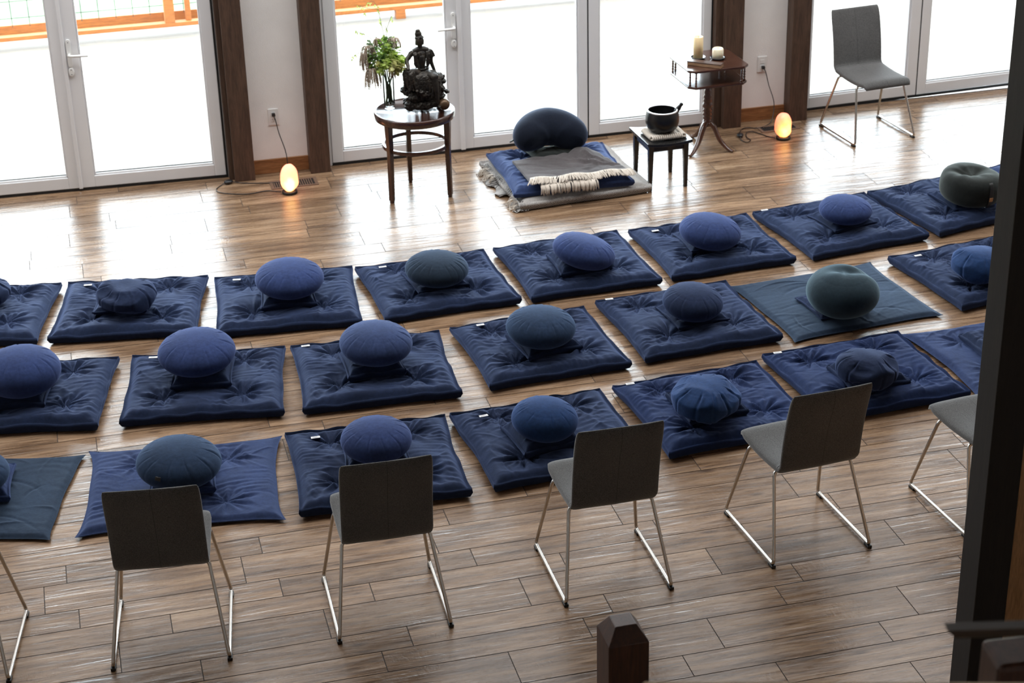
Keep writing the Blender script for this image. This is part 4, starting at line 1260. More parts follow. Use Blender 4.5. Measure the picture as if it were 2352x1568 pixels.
def build_vase():
    v = tag(empty('glass_vase', (2.092, 11.965, TT + 0.001)), 'clear cylindrical glass vase holding the bouquet on the round table', 'vase')
    MB().lathe([(0, 0), (0.036, 0), (0.038, 0.004), (0.0385, 0.236), (0.0365, 0.238), (0.0355, 0.234), (0.035, 0.022), (0.030, 0.016), (0, 0.015)], 40).build('vase_body', M['vase'], v, smooth=True)
    b = tag(empty('flower_bouquet', (2.092, 11.965, TT + 0.02)), 'wild bouquet of lime blooms, dark leaves and drooping mauve tassels in the glass vase', 'flowers')
    rng = random.Random(11)
    m = MB()
    for i in range(18):
        a = rng.random() * 6.28; a2 = a + 2.6 + rng.random()
        m.tube(spline([(0.024 * math.cos(a), 0.024 * math.sin(a), 0.004 + 0.02 * rng.random()), (0.017 * math.cos(a + 1.3), 0.017 * math.sin(a + 1.3), 0.11), (0.025 * math.cos(a2), 0.025 * math.sin(a2), 0.21), (0.05 * math.cos(a2), 0.05 * math.sin(a2), 0.30)]), 0.0028 + 0.0028 * rng.random(), 6)
    m.build('stems', M['stem'], b, smooth=True)
    def leafshape(m, c, d, L, W, up):
        d = Vector(d).normalized(); s = d.cross(Vector(up)).normalized(); n = s.cross(d)
        c = Vector(c); v = [c]
        for t, w, k in ((0.3, 0.8, 0.06), (0.6, 1.0, 0.05), (0.85, 0.5, -0.02)):
            v += [c + d * (L * t) + s * (W * w / 2) + n * (L * k * 1.6), c + d * (L * t) + n * (L * k), c + d * (L * t) - s * (W * w / 2) + n * (L * k * 1.6)]
        v.append(c + d * L - n * L * 0.08)
        f = [(0, 1, 2), (0, 2, 3), (1, 4, 5, 2), (2, 5, 6, 3), (4, 7, 8, 5), (5, 8, 9, 6), (7, 10, 8), (8, 10, 9)]
        m.add(v, f)
    cxy = (-0.035, -0.01, 0.375)
    for mat, nm, cnt, seed in ((M['leaf_dark'], 'dark_leaves', 210, 1), (M['leaf_mid'], 'green_leaves', 240, 2)):
        r = random.Random(seed); m = MB()
        for i in range(cnt):
            u = r.random() * 2 - 1; a = r.random() * 6.28; q = math.sqrt(1 - u * u); rad = r.random() ** 0.5
            p = (cxy[0] + 0.125 * rad * q * math.cos(a), cxy[1] + 0.085 * rad * q * math.sin(a), cxy[2] + 0.10 * rad * u)
            leafshape(m, p, (q * math.cos(a) + r.uniform(-.5, .5), q * math.sin(a) + r.uniform(-.5, .5), u * 0.7 + r.uniform(-.6, .4)), r.uniform(0.025, 0.055), r.uniform(0.015, 0.03), (r.uniform(-.4, .4), r.uniform(-.4, .4), 1))
        o = m.build(nm, mat, b, smooth=True); tag(o, kind='stuff')
    # round blooms
    for j, (x, z, y, R, mt) in enumerate(((0.03, 0.40, -0.06, 0.034, 'bloom'), (0.075, 0.36, -0.055, 0.032, 'bloom'), (0.035, 0.335, -0.08, 0.040, 'bloom_pale'), (-0.015, 0.355, -0.085, 0.030, 'bloom'), (0.085, 0.315, -0.06, 0.030, 'bloom_pale'), (0.11, 0.345, -0.03, 0.026, 'bloom'), (0.0, 0.44, -0.03, 0.03, 'bloom'), (0.065, 0.29, -0.06, 0.026, 'bloom_pale'), (-0.07, 0.355, -0.07, 0.018, 'bloom_pale'), (-0.05, 0.31, -0.07, 0.028, 'bloom'))):
        r = random.Random(j); m = MB(); R = R * 1.25
        m.ell((0, 0, 0), (R * 0.55,) * 3, 10, 7)
        for i in range(44):
            u = r.random() * 2 - 1; a = r.random() * 6.28; q = math.sqrt(1 - u * u); d = Vector((q * math.cos(a), q * math.sin(a), u))
            leafshape(m, d * R * 0.45, d + Vector((r.uniform(-.6, .6), r.uniform(-.6, .6), r.uniform(-.6, .6))), R * 0.75, R * 0.62, (r.random(), r.random(), 1))
        m.build('bloom', M[mt], b, (x - 0.015, y - 0.03, z - 0.02), smooth=True)
    # drooping tassel clusters
    for j, (x, y, z, n, sp, L) in enumerate(((-0.13, -0.04, 0.43, 22, 0.055, 0.10), (-0.16, -0.05, 0.385, 20, 0.04, 0.11), (-0.125, -0.07, 0.285, 26, 0.065, 0.13), (-0.065, -0.03, 0.475, 14, 0.035, 0.05), (0.045, -0.02, 0.465, 16, 0.05, 0.07), (0.02, -0.09, 0.29, 10, 0.03, 0.08))):
        r = random.Random(20 + j); m = MB()
        for i in range(int(n * 1.7)):
            a = r.random() * 6.28; q = sp * (0.3 + 0.7 * r.random()); l = L * (0.5 + 0.5 * r.random())
            p0 = (0.0, 0.0, 0.0); p1 = (q * 0.6 * math.cos(a), q * 0.6 * math.sin(a), 0.012); p2 = (q * math.cos(a), q * math.sin(a), -l * 0.4); p3 = (q * 1.1 * math.cos(a), q * 1.1 * math.sin(a), -l)
            pts = spline([p0, p1, p2, p3], 7)
            m.tube(pts, [0.0016 + 0.0024 * (0.5 + 0.5 * math.sin(k * 2.4)) if k > 4 else 0.0012 for k in range(len(pts))], 6)
        m.build('tassel_cluster', M['tassel'], b, (x, y, z), smooth=True)
    m = MB()
    for j, pts in enumerate((((-0.02, 0, 0.40), (-0.015, 0.0, 0.50), (-0.03, 0.0, 0.60), (-0.045, 0.01, 0.70)), ((-0.045, 0.01, 0.70), (-0.075, 0.01, 0.735), (-0.12, 0.0, 0.73)), ((-0.045, 0.01, 0.68), (-0.10, 0, 0.69), (-0.17, 0, 0.715)),
                             ((-0.02, 0, 0.47), (0.01, 0, 0.545), (0.045, 0, 0.625)), ((-0.06, 0, 0.43), (-0.12, 0, 0.50), (-0.20, 0, 0.545)), ((-0.12, -0.02, 0.40), (-0.19, -0.02, 0.40), (-0.235, -0.02, 0.375)), ((0.0, 0, 0.48), (0.01, 0, 0.53), (-0.0, 0, 0.56)))):
        m.tube(spline(pts, 6), 0.0014, 5)
    m.build('twigs', M['stem'], b)
    m = MB(); r = random.Random(9)
    for (x, z) in ((-0.045, 0.70), (-0.05, 0.68), (-0.04, 0.665), (-0.065, 0.715), (-0.09, 0.73), (-0.11, 0.735), (-0.12, 0.72), (-0.145, 0.70), (-0.165, 0.715), (-0.18, 0.72), (0.04, 0.61), (0.048, 0.595), (0.045, 0.625), (-0.195, 0.54), (-0.205, 0.548), (-0.17, 0.53), (-0.155, 0.525), (-0.235, 0.372), (-0.238, 0.355), (-0.215, 0.385), (-0.03, 0.60), (-0.035, 0.615), (0.005, 0.545), (0.012, 0.535), (-0.03, 0.585), (-0.13, 0.66), (-0.135, 0.665), (-0.02, 0.50), (-0.01, 0.47)):
        leafshape(m, (x, 0.0, z), (r.uniform(-.5, .5), r.uniform(-.3, .3), -1), r.uniform(0.014, 0.026), 0.009, (0, 1, 0.2))
        leafshape(m, (x, 0.0, z), (r.uniform(-1, 1), r.uniform(-.3, .3), -0.6), r.uniform(0.01, 0.02), 0.008, (0, 1, 0.2))
    m.build('sprig_leaves', M['bloom'], b)
build_vase()

# ================================================================== STOOL, BOWL
st = tag(empty('black_stool', (3.933, 11.605, 0), 0.03), 'small black wooden stool carrying the singing bowl', 'stool')
sh = 0.35
m = MB(); n = 16; v = []; f = []
for j in range(n + 1):
    for i in range(n + 1):
        x = -0.165 + 0.33 * i / n; y = -0.195 + 0.39 * j / n
        v.append((x, y, sh - 0.006 + 0.014 * (abs(x) / 0.165) ** 2.2))
for j in range(n):
    for i in range(n):
        a = j * (n + 1) + i; f.append((a, a + 1, a + n + 2, a + n + 1))
k = len(v); v += [(x, y, z - 0.022) for x, y, z in v]
f += [tuple(reversed([q + k for q in t])) for t in f[:]]
edge = [i for i in range(n + 1)] + [(j + 1) * (n + 1) - 1 for j in range(1, n + 1)] + [n * (n + 1) + i for i in range(n - 1, -1, -1)] + [j * (n + 1) for j in range(n - 1, 0, -1)]
for i in range(len(edge)):
    a, b_ = edge[i], edge[(i + 1) % len(edge)]; f.append((b_, a, a + k, b_ + k))
m.add(v, f).build('stool_seat', M['blackwood'], st, smooth=False, bevel=0.003)
for sx in (-1, 1):
    for sy in (-1, 1):
        v = []
        for z, cx_, cy_, w in ((0, 0.131, 0.150, 0.0125), (sh - 0.06, 0.128, 0.150, 0.018), (sh - 0.024, 0.128, 0.150, 0.019)):
            v += [(sx * cx_ - w, sy * cy_ - w, z), (sx * cx_ + w, sy * cy_ - w, z), (sx * cx_ + w, sy * cy_ + w, z), (sx * cx_ - w, sy * cy_ + w, z)]
        ff = [(0, 3, 2, 1), (8, 9, 10, 11)] + [(4 * j + k, 4 * j + (k + 1) % 4, 4 * j + 4 + (k + 1) % 4, 4 * j + 4 + k) for j in range(2) for k in range(4)]
        MB().add(v, ff).build('leg', M['blackwood'], st, bevel=0.003)
for (x0, x1, y0, y1) in ((-.12, .12, -.158, -.142), (-.12, .12, .142, .158), (-.136, -.122, -.14, .14), (.122, .136, -.14, .14)):
    MB().box(x0, x1, y0, y1, sh - 0.068, sh - 0.026).build('apron', M['blackwood'], st, bevel=0.002)
# ring cushion with loops of cream braid
bc = tag(empty('bowl_cushion', (3.943, 11.572, sh + 0.001), 0.03), 'cream looped wool pad under the black singing bowl', 'cushion')
o = link('pad_body', pad_mesh('pad_body', 0.235, 0.185, 0.032, 77, tufts=(), nx=40, ny=40, wr=0.3), M['fringe'], bc)
m = MB()
pts = []
for s in range(60):
    t = s / 60 * 4
    e = int(t); q = (t - e) * 2 - 1
    x, y, nx_, ny_ = ((q * .113, -.088, 0, -1), (.113, q * .088, 1, 0), (-q * .113, .088, 0, 1), (-.113, -q * .088, -1, 0))[e]
    m.tube(spline([(x - nx_ * 0.02, y - ny_ * 0.02, 0.030), (x + nx_ * 0.006, y + ny_ * 0.006, 0.030), (x + nx_ * 0.016, y + ny_ * 0.016, 0.016), (x + nx_ * 0.006, y + ny_ * 0.006, 0.006)], 4), 0.0068, 8)
m.build('braid_edge', M['fringe'], bc, smooth=True)
bw = tag(empty('singing_bowl', (3.932, 11.575, sh + 0.030)), 'black singing bowl with a highlight-coloured rim on the stool', 'bowl')
MB().lathe([(0, 0), (0.055, 0.0), (0.085, 0.012), (0.108, 0.04), (0.117, 0.075), (0.116, 0.115), (0.109, 0.150), (0.106, 0.156), (0.1055, 0.156)], 56).lathe([(0.098, 0.156), (0.0975, 0.15), (0.104, 0.115), (0.104, 0.075), (0.095, 0.04), (0.07, 0.014), (0, 0.010)], 56).build('bowl_body', M['bowl'], bw, smooth=True)
MB().lathe([(0.1060, 0.150), (0.1085, 0.153), (0.1080, 0.158), (0.104, 0.1605), (0.099, 0.1600), (0.0975, 0.156), (0.099, 0.150)], 56).build('rim', M['bowl_rim'], bw, smooth=True)
sk = tag(empty('bowl_striker', (3.955, 11.575, sh + 0.03)), 'black bell striker leaning in the singing bowl', 'striker')
p0, p1 = Vector((0.01, 0.0, 0.05)), Vector((0.118, -0.012, 0.196))
MB().tube([p0.lerp(p1, t) for t in (0, 0.05, 0.45, 0.55)], [0.004, 0.006, 0.006, 0.007], 10).build('shaft', M['plastic_black'], sk, smooth=True)
MB().tube([p0.lerp(p1, t) for t in (0.5, 0.56, 0.75, 0.88, 0.93, 0.97, 1.0)], [0.010, 0.016, 0.018, 0.012, 0.013, 0.014, 0.006], 12).build('grip', M['bowl'], sk, smooth=True)

# ================================================================== PEDESTAL TABLE
pt = tag(empty('pedestal_table', (4.478, 12.160, 0), 0.03), 'two-tier wooden pedestal table with spindle corners, candles on top', 'table')
def octo(a, b, c): return [(-a + c, -b), (a - c, -b), (a, -b + c), (a, b - c), (a - c, b), (-a + c, b), (-a, b - c), (-a, -b + c)]
MB().prism(octo(0.232, 0.232, 0.045), 0.652, 0.670).build('tabletop', M['walnut_x'], pt, bevel=0.005)
MB().prism(octo(0.226, 0.226, 0.045), 0.530, 0.548).build('lower_shelf', M['walnut_x'], pt, bevel=0.005)
spp = [(0.004, 0), (0.009, 0.002), (0.009, 0.01), (0.005, 0.014), (0.0095, 0.024), (0.0055, 0.034), (0.009, 0.044), (0.0055, 0.054), (0.009, 0.064), (0.0055, 0.074), (0.0085, 0.084), (0.005, 0.09), (0.009, 0.096), (0.009, 0.103), (0.004, 0.104)]
for (x, y) in ((-.175, -.208), (-.208, -.175), (.175, -.208), (.208, -.175), (-.175, .208), (-.208, .175), (.175, .208), (.208, .175)):
    MB().lathe(spp, 14).build('spindle', M['walnut'], pt, (x, y, 0.548), smooth=True)
MB().lathe([(0, 0.16), (0.020, 0.165), (0.030, 0.18), (0.034, 0.20), (0.030, 0.215), (0.024, 0.22), (0.034, 0.235), (0.024, 0.245), (0.038, 0.262), (0.026, 0.275), (0.036, 0.29), (0.024, 0.305), (0.040, 0.325), (0.034, 0.345), (0.027, 0.355), (0.036, 0.365), (0.026, 0.38), (0.034, 0.395), (0.024, 0.41), (0.028, 0.43), (0.020, 0.45), (0.023, 0.50), (0.040, 0.522), (0.060, 0.530), (0, 0.530)], 32).build('pedestal', M['walnut'], pt, smooth=True)
for (ex, ey) in ((4.302, 12.01), (4.617, 12.006), (4.452, 12.405)):
    dx, dy = ex - 4.478, ey - 12.16
    L = math.hypot(dx, dy); a = math.atan2(dy, dx) - 0.03
    pts = spline([(0.022, 0, 0.195), (0.06, 0, 0.165), (L * 0.5, 0, 0.085), (L * 0.78, 0, 0.032), (L * 0.95, 0, 0.014), (L + 0.012, 0, 0.010)], 6)
    MB().tube(pts, [0.026 - 0.013 * (k / (len(pts) - 1)) for k in range(len(pts))], 12, squash=0.75, M=Matrix.Rotation(a, 4, 'Z')).build('leg', M['walnut'], pt, smooth=True)
# candles
zt = 0.671
for (x, y, r, h, mt, lab, dlab) in ((4.416, 12.214, 0.0355, 0.158, 'candle', 'tall ivory pillar candle on the pedestal table', 'dark glass dish under the tall candle'),
                               (4.548, 12.160, 0.040, 0.075, 'candle2', 'short stubby cream candle with melted top on the pedestal table', 'dark glass dish under the short candle')):
    d = tag(MB().lathe([(0, 0), (0.040, 0), (0.052, 0.008), (0.056, 0.014), (0.054, 0.015), (0.048, 0.010), (0.038, 0.005), (0, 0.005)], 36).build('candle_dish', M['dish'], None, (x, y, zt), smooth=True), dlab, 'dish', 'dishes under the candles')
    c = tag(empty('pillar_candle', (x, y, zt + 0.006)), lab, 'candle')
    if h > 0.1: pr = [(0, 0), (r, 0), (r, h - 0.003), (r - 0.004, h), (r - 0.010, h - 0.004), (r * 0.3, h - 0.010), (0, h - 0.010)]
    else: pr = [(0, 0), (r, 0), (r + 0.001, h * 0.5), (r, h - 0.008), (r - 0.006, h), (r - 0.012, h - 0.006), (r * 0.3, h - 0.018), (0, h - 0.018)]
    MB().lathe(pr, 36).build('wax_body', M[mt], c, smooth=True)
    MB().tube([(0, 0, h - 0.012), (0.001, 0, h - 0.002), (0.003, 0, h + 0.004)], 0.0012, 6).build('wick', M['rubber'], c)
bx = tag(empty('wooden_block', (4.405, 12.030, zt), -0.70), 'long low wooden box lying on the pedestal table before the candles', 'box')
MB().box(-0.128, 0.128, -0.030, 0.030, 0, 0.022).build('box_body', M['boxwood'], bx, bevel=0.002)
MB().box(-0.129, 0.129, -0.031, 0.031, 0.022, 0.030).build('box_lid', M['boxtop'], bx, bevel=0.002)

# ================================================================== TEACHER SEAT
rug = link('folded_rug', pad_mesh('folded_rug', 0.95, 0.89, 0.078, 31, tufts=(), nx=80, ny=80, wr=0.2, bow=0.004, seam=0.25, pinch=0.002, side=0.86), M['rug'], None, (3.292, 11.822, 0), (0, 0, 0.075))
me = rug.data
for v_ in me.vertices:                                             # local frame with the front-left corner near the origin
    v_.co.x += 0.480; v_.co.y += 0.445
rug.location = Vector((3.288, 11.812, 0)) + Matrix.Rotation(0.075, 3, 'Z') @ Vector((-0.480, -0.445, 0))
tag(rug, 'folded woven grey and cream rug with zigzag border under the teacher mat', 'rug')
m = MB(); r = random.Random(4)
for i in range(150):
    y = 0.02 + 0.80 * r.random(); z = r.choice((0.010, 0.035, 0.055)); l = 0.02 + 0.03 * r.random()
    if not (0.04 < y < 0.17 or 0.56 < y < 0.84): continue
    m.tube(spline([(0.02, y, z), (-0.5 * l, y + r.uniform(-.01, .01), z), (-l, y + r.uniform(-.02, .02), max(0.004, z - 0.02)), (-l * 1.3, y + r.uniform(-.03, .03), 0.004)], 4), 0.0022, 5)
tag(m.build('fringe', M['fringe'], rug, smooth=True), kind='stuff')
fl = MB()
for (x0, y0, x1, y1, z) in ((-0.045, 0.30, 0.05, 0.62, 0.026), (-0.03, -0.01, 0.06, 0.16, 0.018)):
    n = 10; v = []; f = []
    for j in range(n + 1):
        for i in range(n + 1):
            x = x0 + (x1 - x0) * i / n; y = y0 + (y1 - y0) * j / n
            v.append((x - 0.02 * math.sin(j * 0.9), y, z + 0.010 * math.sin(j * 1.3 + i * 0.5) - 0.02 * (1 - i / n) + 0.004))
    for j in range(n):
        for i in range(n): a = j * (n + 1) + i; f.append((a, a + 1, a + n + 2, a + n + 1))
    fl.add(v, f)
fo = fl.build('loose_fold', M['rug'], rug, smooth=True); s_ = fo.modifiers.new('s', 'SOLIDIFY'); s_.thickness = 0.006
tm = link('floor_mat', pad_mesh('teacher_mat', 0.84, 0.80, 0.085, 33, side=0.62, wr=1.3, pinch=0.004), M['mat_faded'], None, (3.245, 11.79, 0.072), (0, 0, -0.012))
tag(tm, 'navy tufted mat on top of the folded rug, at the teacher seat', 'floor mat', 'navy meditation mats laid out in rows')
# crescent cushion
cc = tag(empty('crescent_cushion', (3.235, 11.965, 0.290)), 'large midnight-blue crescent cushion on the teacher mat', 'cushion')
pts = []; rad = []
n = 44
for i in range(n + 1):
    t = i / n
    a = math.radians(194 - 208 * t)
    pts.append((0.160 * math.cos(a), 0.150 * math.sin(a) - 0.05, 0.0))
    e = min(t, 1 - t) * 2
    rad.append(0.004 + 0.136 * (1 - (1 - min(1, e * 2.4)) ** 2.4) ** 0.5 * (0.86 + 0.14 * e))
m = MB().tube(pts, rad, 40, squash=0.96)
# orient section so the squash is vertical
ob = remesh(m.build('crescent_body', M['crescent'], cc, smooth=True), 0.006, 8)
ob.rotation_euler = (0.42, 0.06, 0.0)
MB().tube([(-0.262, 0.01, 0.0), (-0.285, 0.0, -0.005), (-0.30, -0.004, -0.012)], [0.008, 0.010, 0.006], 8, squash=0.5).build('handle_tab', M['rubber'], cc, smooth=True)
sc = link('support_cushion', pad_mesh('support_flat', 0.34, 0.24, 0.045, 61, tufts=(), nx=50, ny=40, wr=0.4), M['charcoal'], None, (3.245, 11.975, 0.146), (0, 0, 0.05))  # charcoal colour paints in the shade under the crescent
tag(sc, 'shade-coloured flat cushion in the hollow beneath the crescent cushion', 'cushion')
# grey blanket with fringe
def build_blanket():
    root = tag(empty('grey_blanket', (0, 0, 0)), 'folded grey wool blanket with cream fringe on the teacher mat', 'blanket')
    c = [Vector((2.925, 11.86, 0)), Vector((3.52, 11.90, 0)), Vector((3.655, 11.43, 0)), Vector((2.94, 11.44, 0))]   # BL BR FR FL
    rng = np.random.RandomState(8)
    nx_, ny_ = 70, 40
    v = []; f = []
    S, T = np.meshgrid(np.linspace(0, 1, nx_), np.linspace(0, 1, ny_))
    W = 0.006 * fnoise(rng, S * 1.2, T, 2.2, 8) + 0.010 * np.exp(-((S - 0.78) / 0.16) ** 2) * np.sin((S * 0.8 + T * 0.6) * 34) * 0.8 + 0.045 * np.exp(-(((S - 0.84) / 0.11) ** 2 + ((T - 0.12) / 0.28) ** 2))
    for (s0, t0, an, L, wd, am) in ((0.62, 0.35, 0.9, 0.3, 0.022, 0.014), (0.70, 0.45, 1.1, 0.28, 0.020, 0.016), (0.78, 0.55, 0.7, 0.3, 0.022, 0.014), (0.9, 0.45, 1.2, 0.25, 0.02, 0.015), (0.55, 0.7, 0.3, 0.2, 0.03, 0.008), (0.25, 0.3, 0.5, 0.2, 0.03, 0.007), (0.95, 0.7, 0.6, 0.2, 0.03, 0.012)):
        p_ = (S - s0) * math.cos(an) + (T - t0) * math.sin(an); q_ = -(S - s0) * math.sin(an) + (T - t0) * math.cos(an)
        W = W + am * np.exp(-(p_ / L) ** 2 - (q_ / wd) ** 2)
    for j in range(ny_):
        for i in range(nx_):
            s, t = S[j, i], T[j, i]
            p = (c[0] * (1 - s) + c[1] * s) * (1 - t) + (c[3] * (1 - s) + c[2] * s) * t
            drop = 0.0
            v.append((p.x, p.y, 0.172 + abs(W[j, i]) + 0.004))
    for j in range(ny_ - 1):
        for i in range(nx_ - 1):
            a = j * nx_ + i; f.append((a, a + nx_, a + nx_ + 1, a + 1))
    o = MB().add(v, f).build('blanket_cloth', M['blanket'], root, smooth=True)
    s = o.modifiers.new('s', 'SOLIDIFY'); s.thickness = 0.016; s.offset = -1
    # lower layer hanging a little over the mat's front edge
    v = []; f = []
    for j in range(14):
        for i in range(50):
            s = i / 49; t = j / 13
            x = 3.0 + 0.40 * s; y = 11.50 - 0.12 * t - 0.01 * math.sin(s * 9); z = 0.168 - 0.010 * t * t + 0.003 * math.sin(s * 20 + t * 3)
            v.append((x, y, z))
    for j in range(13):
        for i in range(49): a = j * 50 + i; f.append((a, a + 50, a + 51, a + 1))
    o2 = MB().add(v, f).build('lower_fold', M['blanket'], root, smooth=True)
    s = o2.modifiers.new('s', 'SOLIDIFY'); s.thickness = 0.008
    m = MB(); r = random.Random(2)
    for i in range(300):
        s = r.random(); x = c[3].x + (c[2].x - c[3].x) * s; y = c[3].y + (c[2].y - c[3].y) * s + 0.01
        l = 0.045 + 0.03 * r.random(); dx = r.uniform(-.02, .02) + (0.01 if s > .4 else -.02)
        zt_ = 0.190 + 0.006 * math.sin(s * 18)
        m.tube(spline([(x, y, zt_), (x + dx * 0.3, y - l * 0.45, zt_ + 0.006 * r.random()), (x + dx, y - l, zt_ - 0.014), (x + dx * 1.3, y - l * 1.15, zt_ - 0.022)], 3), [0.0035] * 7 + [0.003, 0.0025, 0.001], 5)
    for i in range(130):
        s = r.random(); x = 3.0 + 0.40 * s; y = 11.385 - 0.008 * math.sin(s * 9)
        l = 0.03 + 0.02 * r.random(); dx = r.uniform(-.012, .012)
        m.tube(spline([(x, y, 0.162), (x + dx, y - l * 0.6, 0.156), (x + dx, y - l, 0.138), (x + dx * 1.5, y - l * 1.05, 0.112 - 0.02 * r.random())], 3), [0.004] * 7 + [0.003, 0.0025, 0.001], 5)
    tag(m.build('fringe', M['fringe'], root, smooth=True), kind='stuff')
build_blanket()

# ================================================================== SALT LAMPS, CORDS, OUTLETS, VENTS
def salt_lamp(x, y, seed, s, label, mt='salt'):
    root = tag(empty('salt_lamp', (x, y, 0)), label, 'lamp', 'glowing salt lamps on the floor')
    MB().lathe([(0, 0), (0.050, 0), (0.054, 0.004), (0.054, 0.016), (0.050, 0.020), (0, 0.020)], 36).build('base', M['boxtop'] if False else M['rubber'], root, smooth=True)
    rng = np.random.RandomState(seed)
    nt_, nz = 40, 30
    v = []; f = []
    for j in range(nz + 1):
        t = j / nz
        z = 0.018 + 0.198 * s * t
        prof = (math.sin(min(1, (t + 0.12) / 0.45) * PI / 2)) * (1 - max(0, (t - 0.45) / 0.55) ** 2.6) ** 0.5 if t < 1 else 0
        for i in range(nt_):
            a = 2 * PI * i / nt_
            k = 1 + 0.05 * math.sin(3 * a + seed + 4 * t) + 0.035 * math.sin(5 * a + 9 * t + seed)
            v.append((0.062 * prof * k * math.cos(a) + 0.008 * t * math.sin(seed), 0.058 * prof * k * math.sin(a), z))
    for j in range(nz):
        for i in range(nt_):
            i2 = (i + 1) % nt_; f.append((j * nt_ + i, j * nt_ + i2, (j + 1) * nt_ + i2, (j + 1) * nt_ + i))
    f.append(tuple(range(nt_ - 1, -1, -1)))
    MB().add(v, f).build('salt_crystal', M[mt], root, smooth=True)
    return root
salt_lamp(1.385, 12.175, 1, 1.0, 'pale yellow glowing salt lamp on the floor in the lower left wall niche')
salt_lamp(5.085, 12.165, 4, 0.94, 'orange-pink glowing salt lamp on the floor by the right wall niche', 'salt2')

def outlet(x, z, label):
    root = tag(empty('wall_outlet', (x, YW, z)), label, 'outlet', 'white wall outlets')
    MB().box(-0.037, 0.037, -0.007, 0, -0.060, 0.060).build('cover_plate', M['white_plastic'], root, bevel=0.002)
    for zz in (0.021, -0.021):
        MB().box(-0.017, 0.017, -0.009, -0.006, zz - 0.015, zz + 0.015).build('socket', M['white_plastic'], root, bevel=0.004)
    m = MB()
    for sx in (-0.006, 0.006): m.box(sx - 0.001, sx + 0.001, -0.0098, -0.009, -0.022, -0.012)
    m.box(-0.002, 0.002, -0.0098, -0.009, -0.032, -0.028)
    m.build('socket_slots', M['gasket'], root)
outlet(1.362, 0.418, 'white wall outlet above the left salt lamp, plug in its upper socket')
outlet(5.080, 0.441, 'white wall outlet left of the right salt lamp, plug in its lower socket')
def cord(pts, plug, label, rest_switch, r=0.0032):
    root = tag(empty('power_cord', (0, 0, 0)), label, 'cord')
    MB().tube(spline(pts, 10), r, 8).build('cable', M['plastic_black'], root, smooth=True)
    px, pz = plug
    MB().box(px - 0.012, px + 0.012, YW - 0.036, YW - 0.0095, pz - 0.012, pz + 0.012).build('plug', M['plastic_black'], root, bevel=0.004)
    sx, sy, a = rest_switch
    MB().ell((0, 0, 0.016), (0.034, 0.026, 0.015), 20, 10).build('rotary_switch', M['plastic_black'], root, (sx, sy, 0.0), (0, 0, a), smooth=True)
cord([(1.362, YW - 0.034, 0.437), (1.372, YW - 0.04, 0.40), (1.39, YW - 0.03, 0.30), (1.425, YW - 0.05, 0.16), (1.425, YW - 0.10, 0.05), (1.40, 12.42, 0.006), (1.32, 12.40, 0.005), (1.20, 12.425, 0.005), (1.09, 12.46, 0.006), (0.99, 12.49, 0.016), (0.93, 12.455, 0.006), (0.893, 12.395, 0.005), (0.905, 12.33, 0.005), (0.98, 12.275, 0.005), (1.10, 12.235, 0.005), (1.23, 12.255, 0.005), (1.30, 12.22, 0.006), (1.328, 12.195, 0.010)], (1.362, 0.440),
     'black power cord of the left salt lamp, its rotary switch by the post', (0.99, 12.49, 0.3))
cord([(5.083, YW - 0.034, 0.42), (5.10, YW - 0.04, 0.38), (5.13, YW - 0.03, 0.28), (5.17, YW - 0.05, 0.14), (5.13, YW - 0.12, 0.03), (5.07, 12.47, 0.006), (4.98, 12.43, 0.005), (4.93, 12.47, 0.005), (4.87, 12.455, 0.005), (4.815, 12.37, 0.006), (4.79, 12.29, 0.016), (4.775, 12.21, 0.006), (4.80, 12.165, 0.005), (4.84, 12.20, 0.005), (4.835, 12.27, 0.006), (4.87, 12.36, 0.008), (4.93, 12.36, 0.005), (4.99, 12.24, 0.005), (5.026, 12.18, 0.008)], (5.083, 0.420),
     'black power cord looping on the floor left of the right salt lamp', (4.795, 12.30, 1.2))
def vent(x0, x1, y0, y1, label, dark=False):
    w, d = x1 - x0, y1 - y0
    root = tag(empty('floor_vent', ((x0 + x1) / 2, (y0 + y1) / 2, 0)), label, 'vent', 'floor heating vents')
    m = MB(); m.box(-w / 2, w / 2, -d / 2, -d / 2 + 0.022, 0.0005, 0.005); m.box(-w / 2, w / 2, d / 2 - 0.022, d / 2, 0.0005, 0.005)
    m.box(-w / 2, -w / 2 + 0.022, -d / 2 + 0.022, d / 2 - 0.022, 0.0005, 0.005); m.box(w / 2 - 0.022, w / 2, -d / 2 + 0.022, d / 2 - 0.022, 0.0005, 0.005)
    m.build('vent_frame', M['vent'], root)
    MB().box(-w / 2 + 0.01, w / 2 - 0.01, -d / 2 + 0.01, d / 2 - 0.01, 0.0002, 0.0012).build('duct_shade', M['vent_dark'], root)  # dark sheet coloured as the shade inside the duct
    m = MB(); x = -w / 2 + 0.03
    while x < w / 2 - 0.025:
        m.box(x - 0.0035, x + 0.0035, -d / 2 + 0.018, d / 2 - 0.018, 0.0015, 0.0045); x += 0.0165
    m.build('louvers', M['vent'] if not dark else M['vent_dark'], root)
vent(1.272, 1.607, 12.275, 12.435, 'bronze slotted floor vent behind the left salt lamp')
vent(4.985, 5.290, 12.335, 12.467, 'dark slotted floor vent behind the right salt lamp', True)

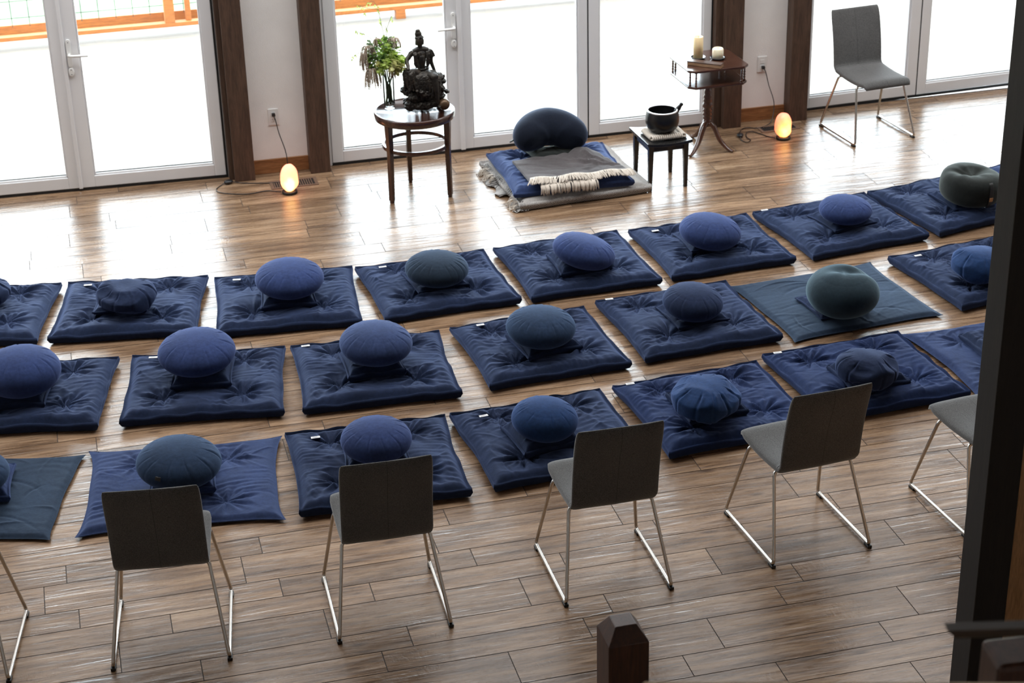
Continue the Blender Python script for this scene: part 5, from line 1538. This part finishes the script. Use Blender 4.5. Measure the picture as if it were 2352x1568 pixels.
# ================================================================== NEAR WOODWORK
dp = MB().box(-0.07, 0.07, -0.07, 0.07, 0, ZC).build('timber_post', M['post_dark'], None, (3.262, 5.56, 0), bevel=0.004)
tag(dp, 'near-black full-height timber post at the right edge', 'post')
nw = tag(empty('newel_post', (1.540, 4.870, 0)), 'reddish brown newel post with a chamfered pyramid top at the bottom edge', 'post')
def newel(root, w, h, mat):
    a = w / 2; c = 0.034
    v = [(-a, -a, 0), (a, -a, 0), (a, a, 0), (-a, a, 0), (-a, -a, h - 0.055), (a, -a, h - 0.055), (a, a, h - 0.055), (-a, a, h - 0.055), (-a + c, -a + c, h), (a - c, -a + c, h), (a - c, a - c, h), (-a + c, a - c, h)]
    f = [(0, 3, 2, 1)] + [(j * 4 + k, j * 4 + (k + 1) % 4, j * 4 + 4 + (k + 1) % 4, j * 4 + 4 + k) for j in range(2) for k in range(4)] + [(8, 9, 10, 11)]
    MB().add(v, f).build('post_shaft', mat, root, bevel=0.003)
newel(nw, 0.14, 1.17, M['newel'])
# moulded loft rail cap, pine edge and stair newel close to the camera; all run across the view
ang = -0.225
hr = tag(empty('stair_rail', (1.272, 2.272, 2.912), ang), 'dark moulded rail cap crossing in front of the near-black post', 'handrail')
prof = [(-0.011, 0.0), (-0.011, -0.005), (-0.009, -0.008), (-0.008, -0.012), (-0.006, -0.015), (-0.006, -0.020), (0.006, -0.020), (0.006, -0.015), (0.008, -0.012), (0.009, -0.008), (0.011, -0.005), (0.011, 0.0)]
n = len(prof); v = []
for i, x in enumerate((0.0, 1.1)):
    for (y, z) in prof:
        v.append((x + (-z * 0.85 if i == 0 else 0), y, z))
f = [(k, (k + 1) % n, n + (k + 1) % n, n + k) for k in range(n)] + [tuple(range(n - 1, -1, -1)), tuple(range(n, 2 * n))]
MB().add(v, f).build('rail_cap', M['railcap'], hr)
MB().box(0.45, 0.47, -0.006, 0.006, -0.96, -0.020).build('baluster', M['post_dark'], hr)
ld = tag(empty('pine_rail', (0.775, 2.343, 2.856), -0.285), 'pale pine rail edge along the bottom right of the newel post', 'handrail')
MB().box(0, 0.78, -0.06, 0.0, -0.03, 0.0).build('rail_board', M['pine'], ld, bevel=0.006)
nb = tag(empty('stair_post', (1.63, 2.62, 0.0), -0.1), 'reddish brown square post top in the bottom right corner', 'post')
MB().box(-0.06, 0.12, -0.05, 0.05, 0, 2.56).build('post_shaft', M['newel'], nb, bevel=0.012)
wp = MB().box(0, 1.2, 0, 0.05, 0, 1.28).build('wood_panelling', M['umber'], None, (3.336, 5.50, 0), (0, 0, 0), bevel=0.003)  # plain panel for the unidentified tan wood beside the post
tag(wp, 'tan wooden divider edge just right of the near-black post', 'panelling')
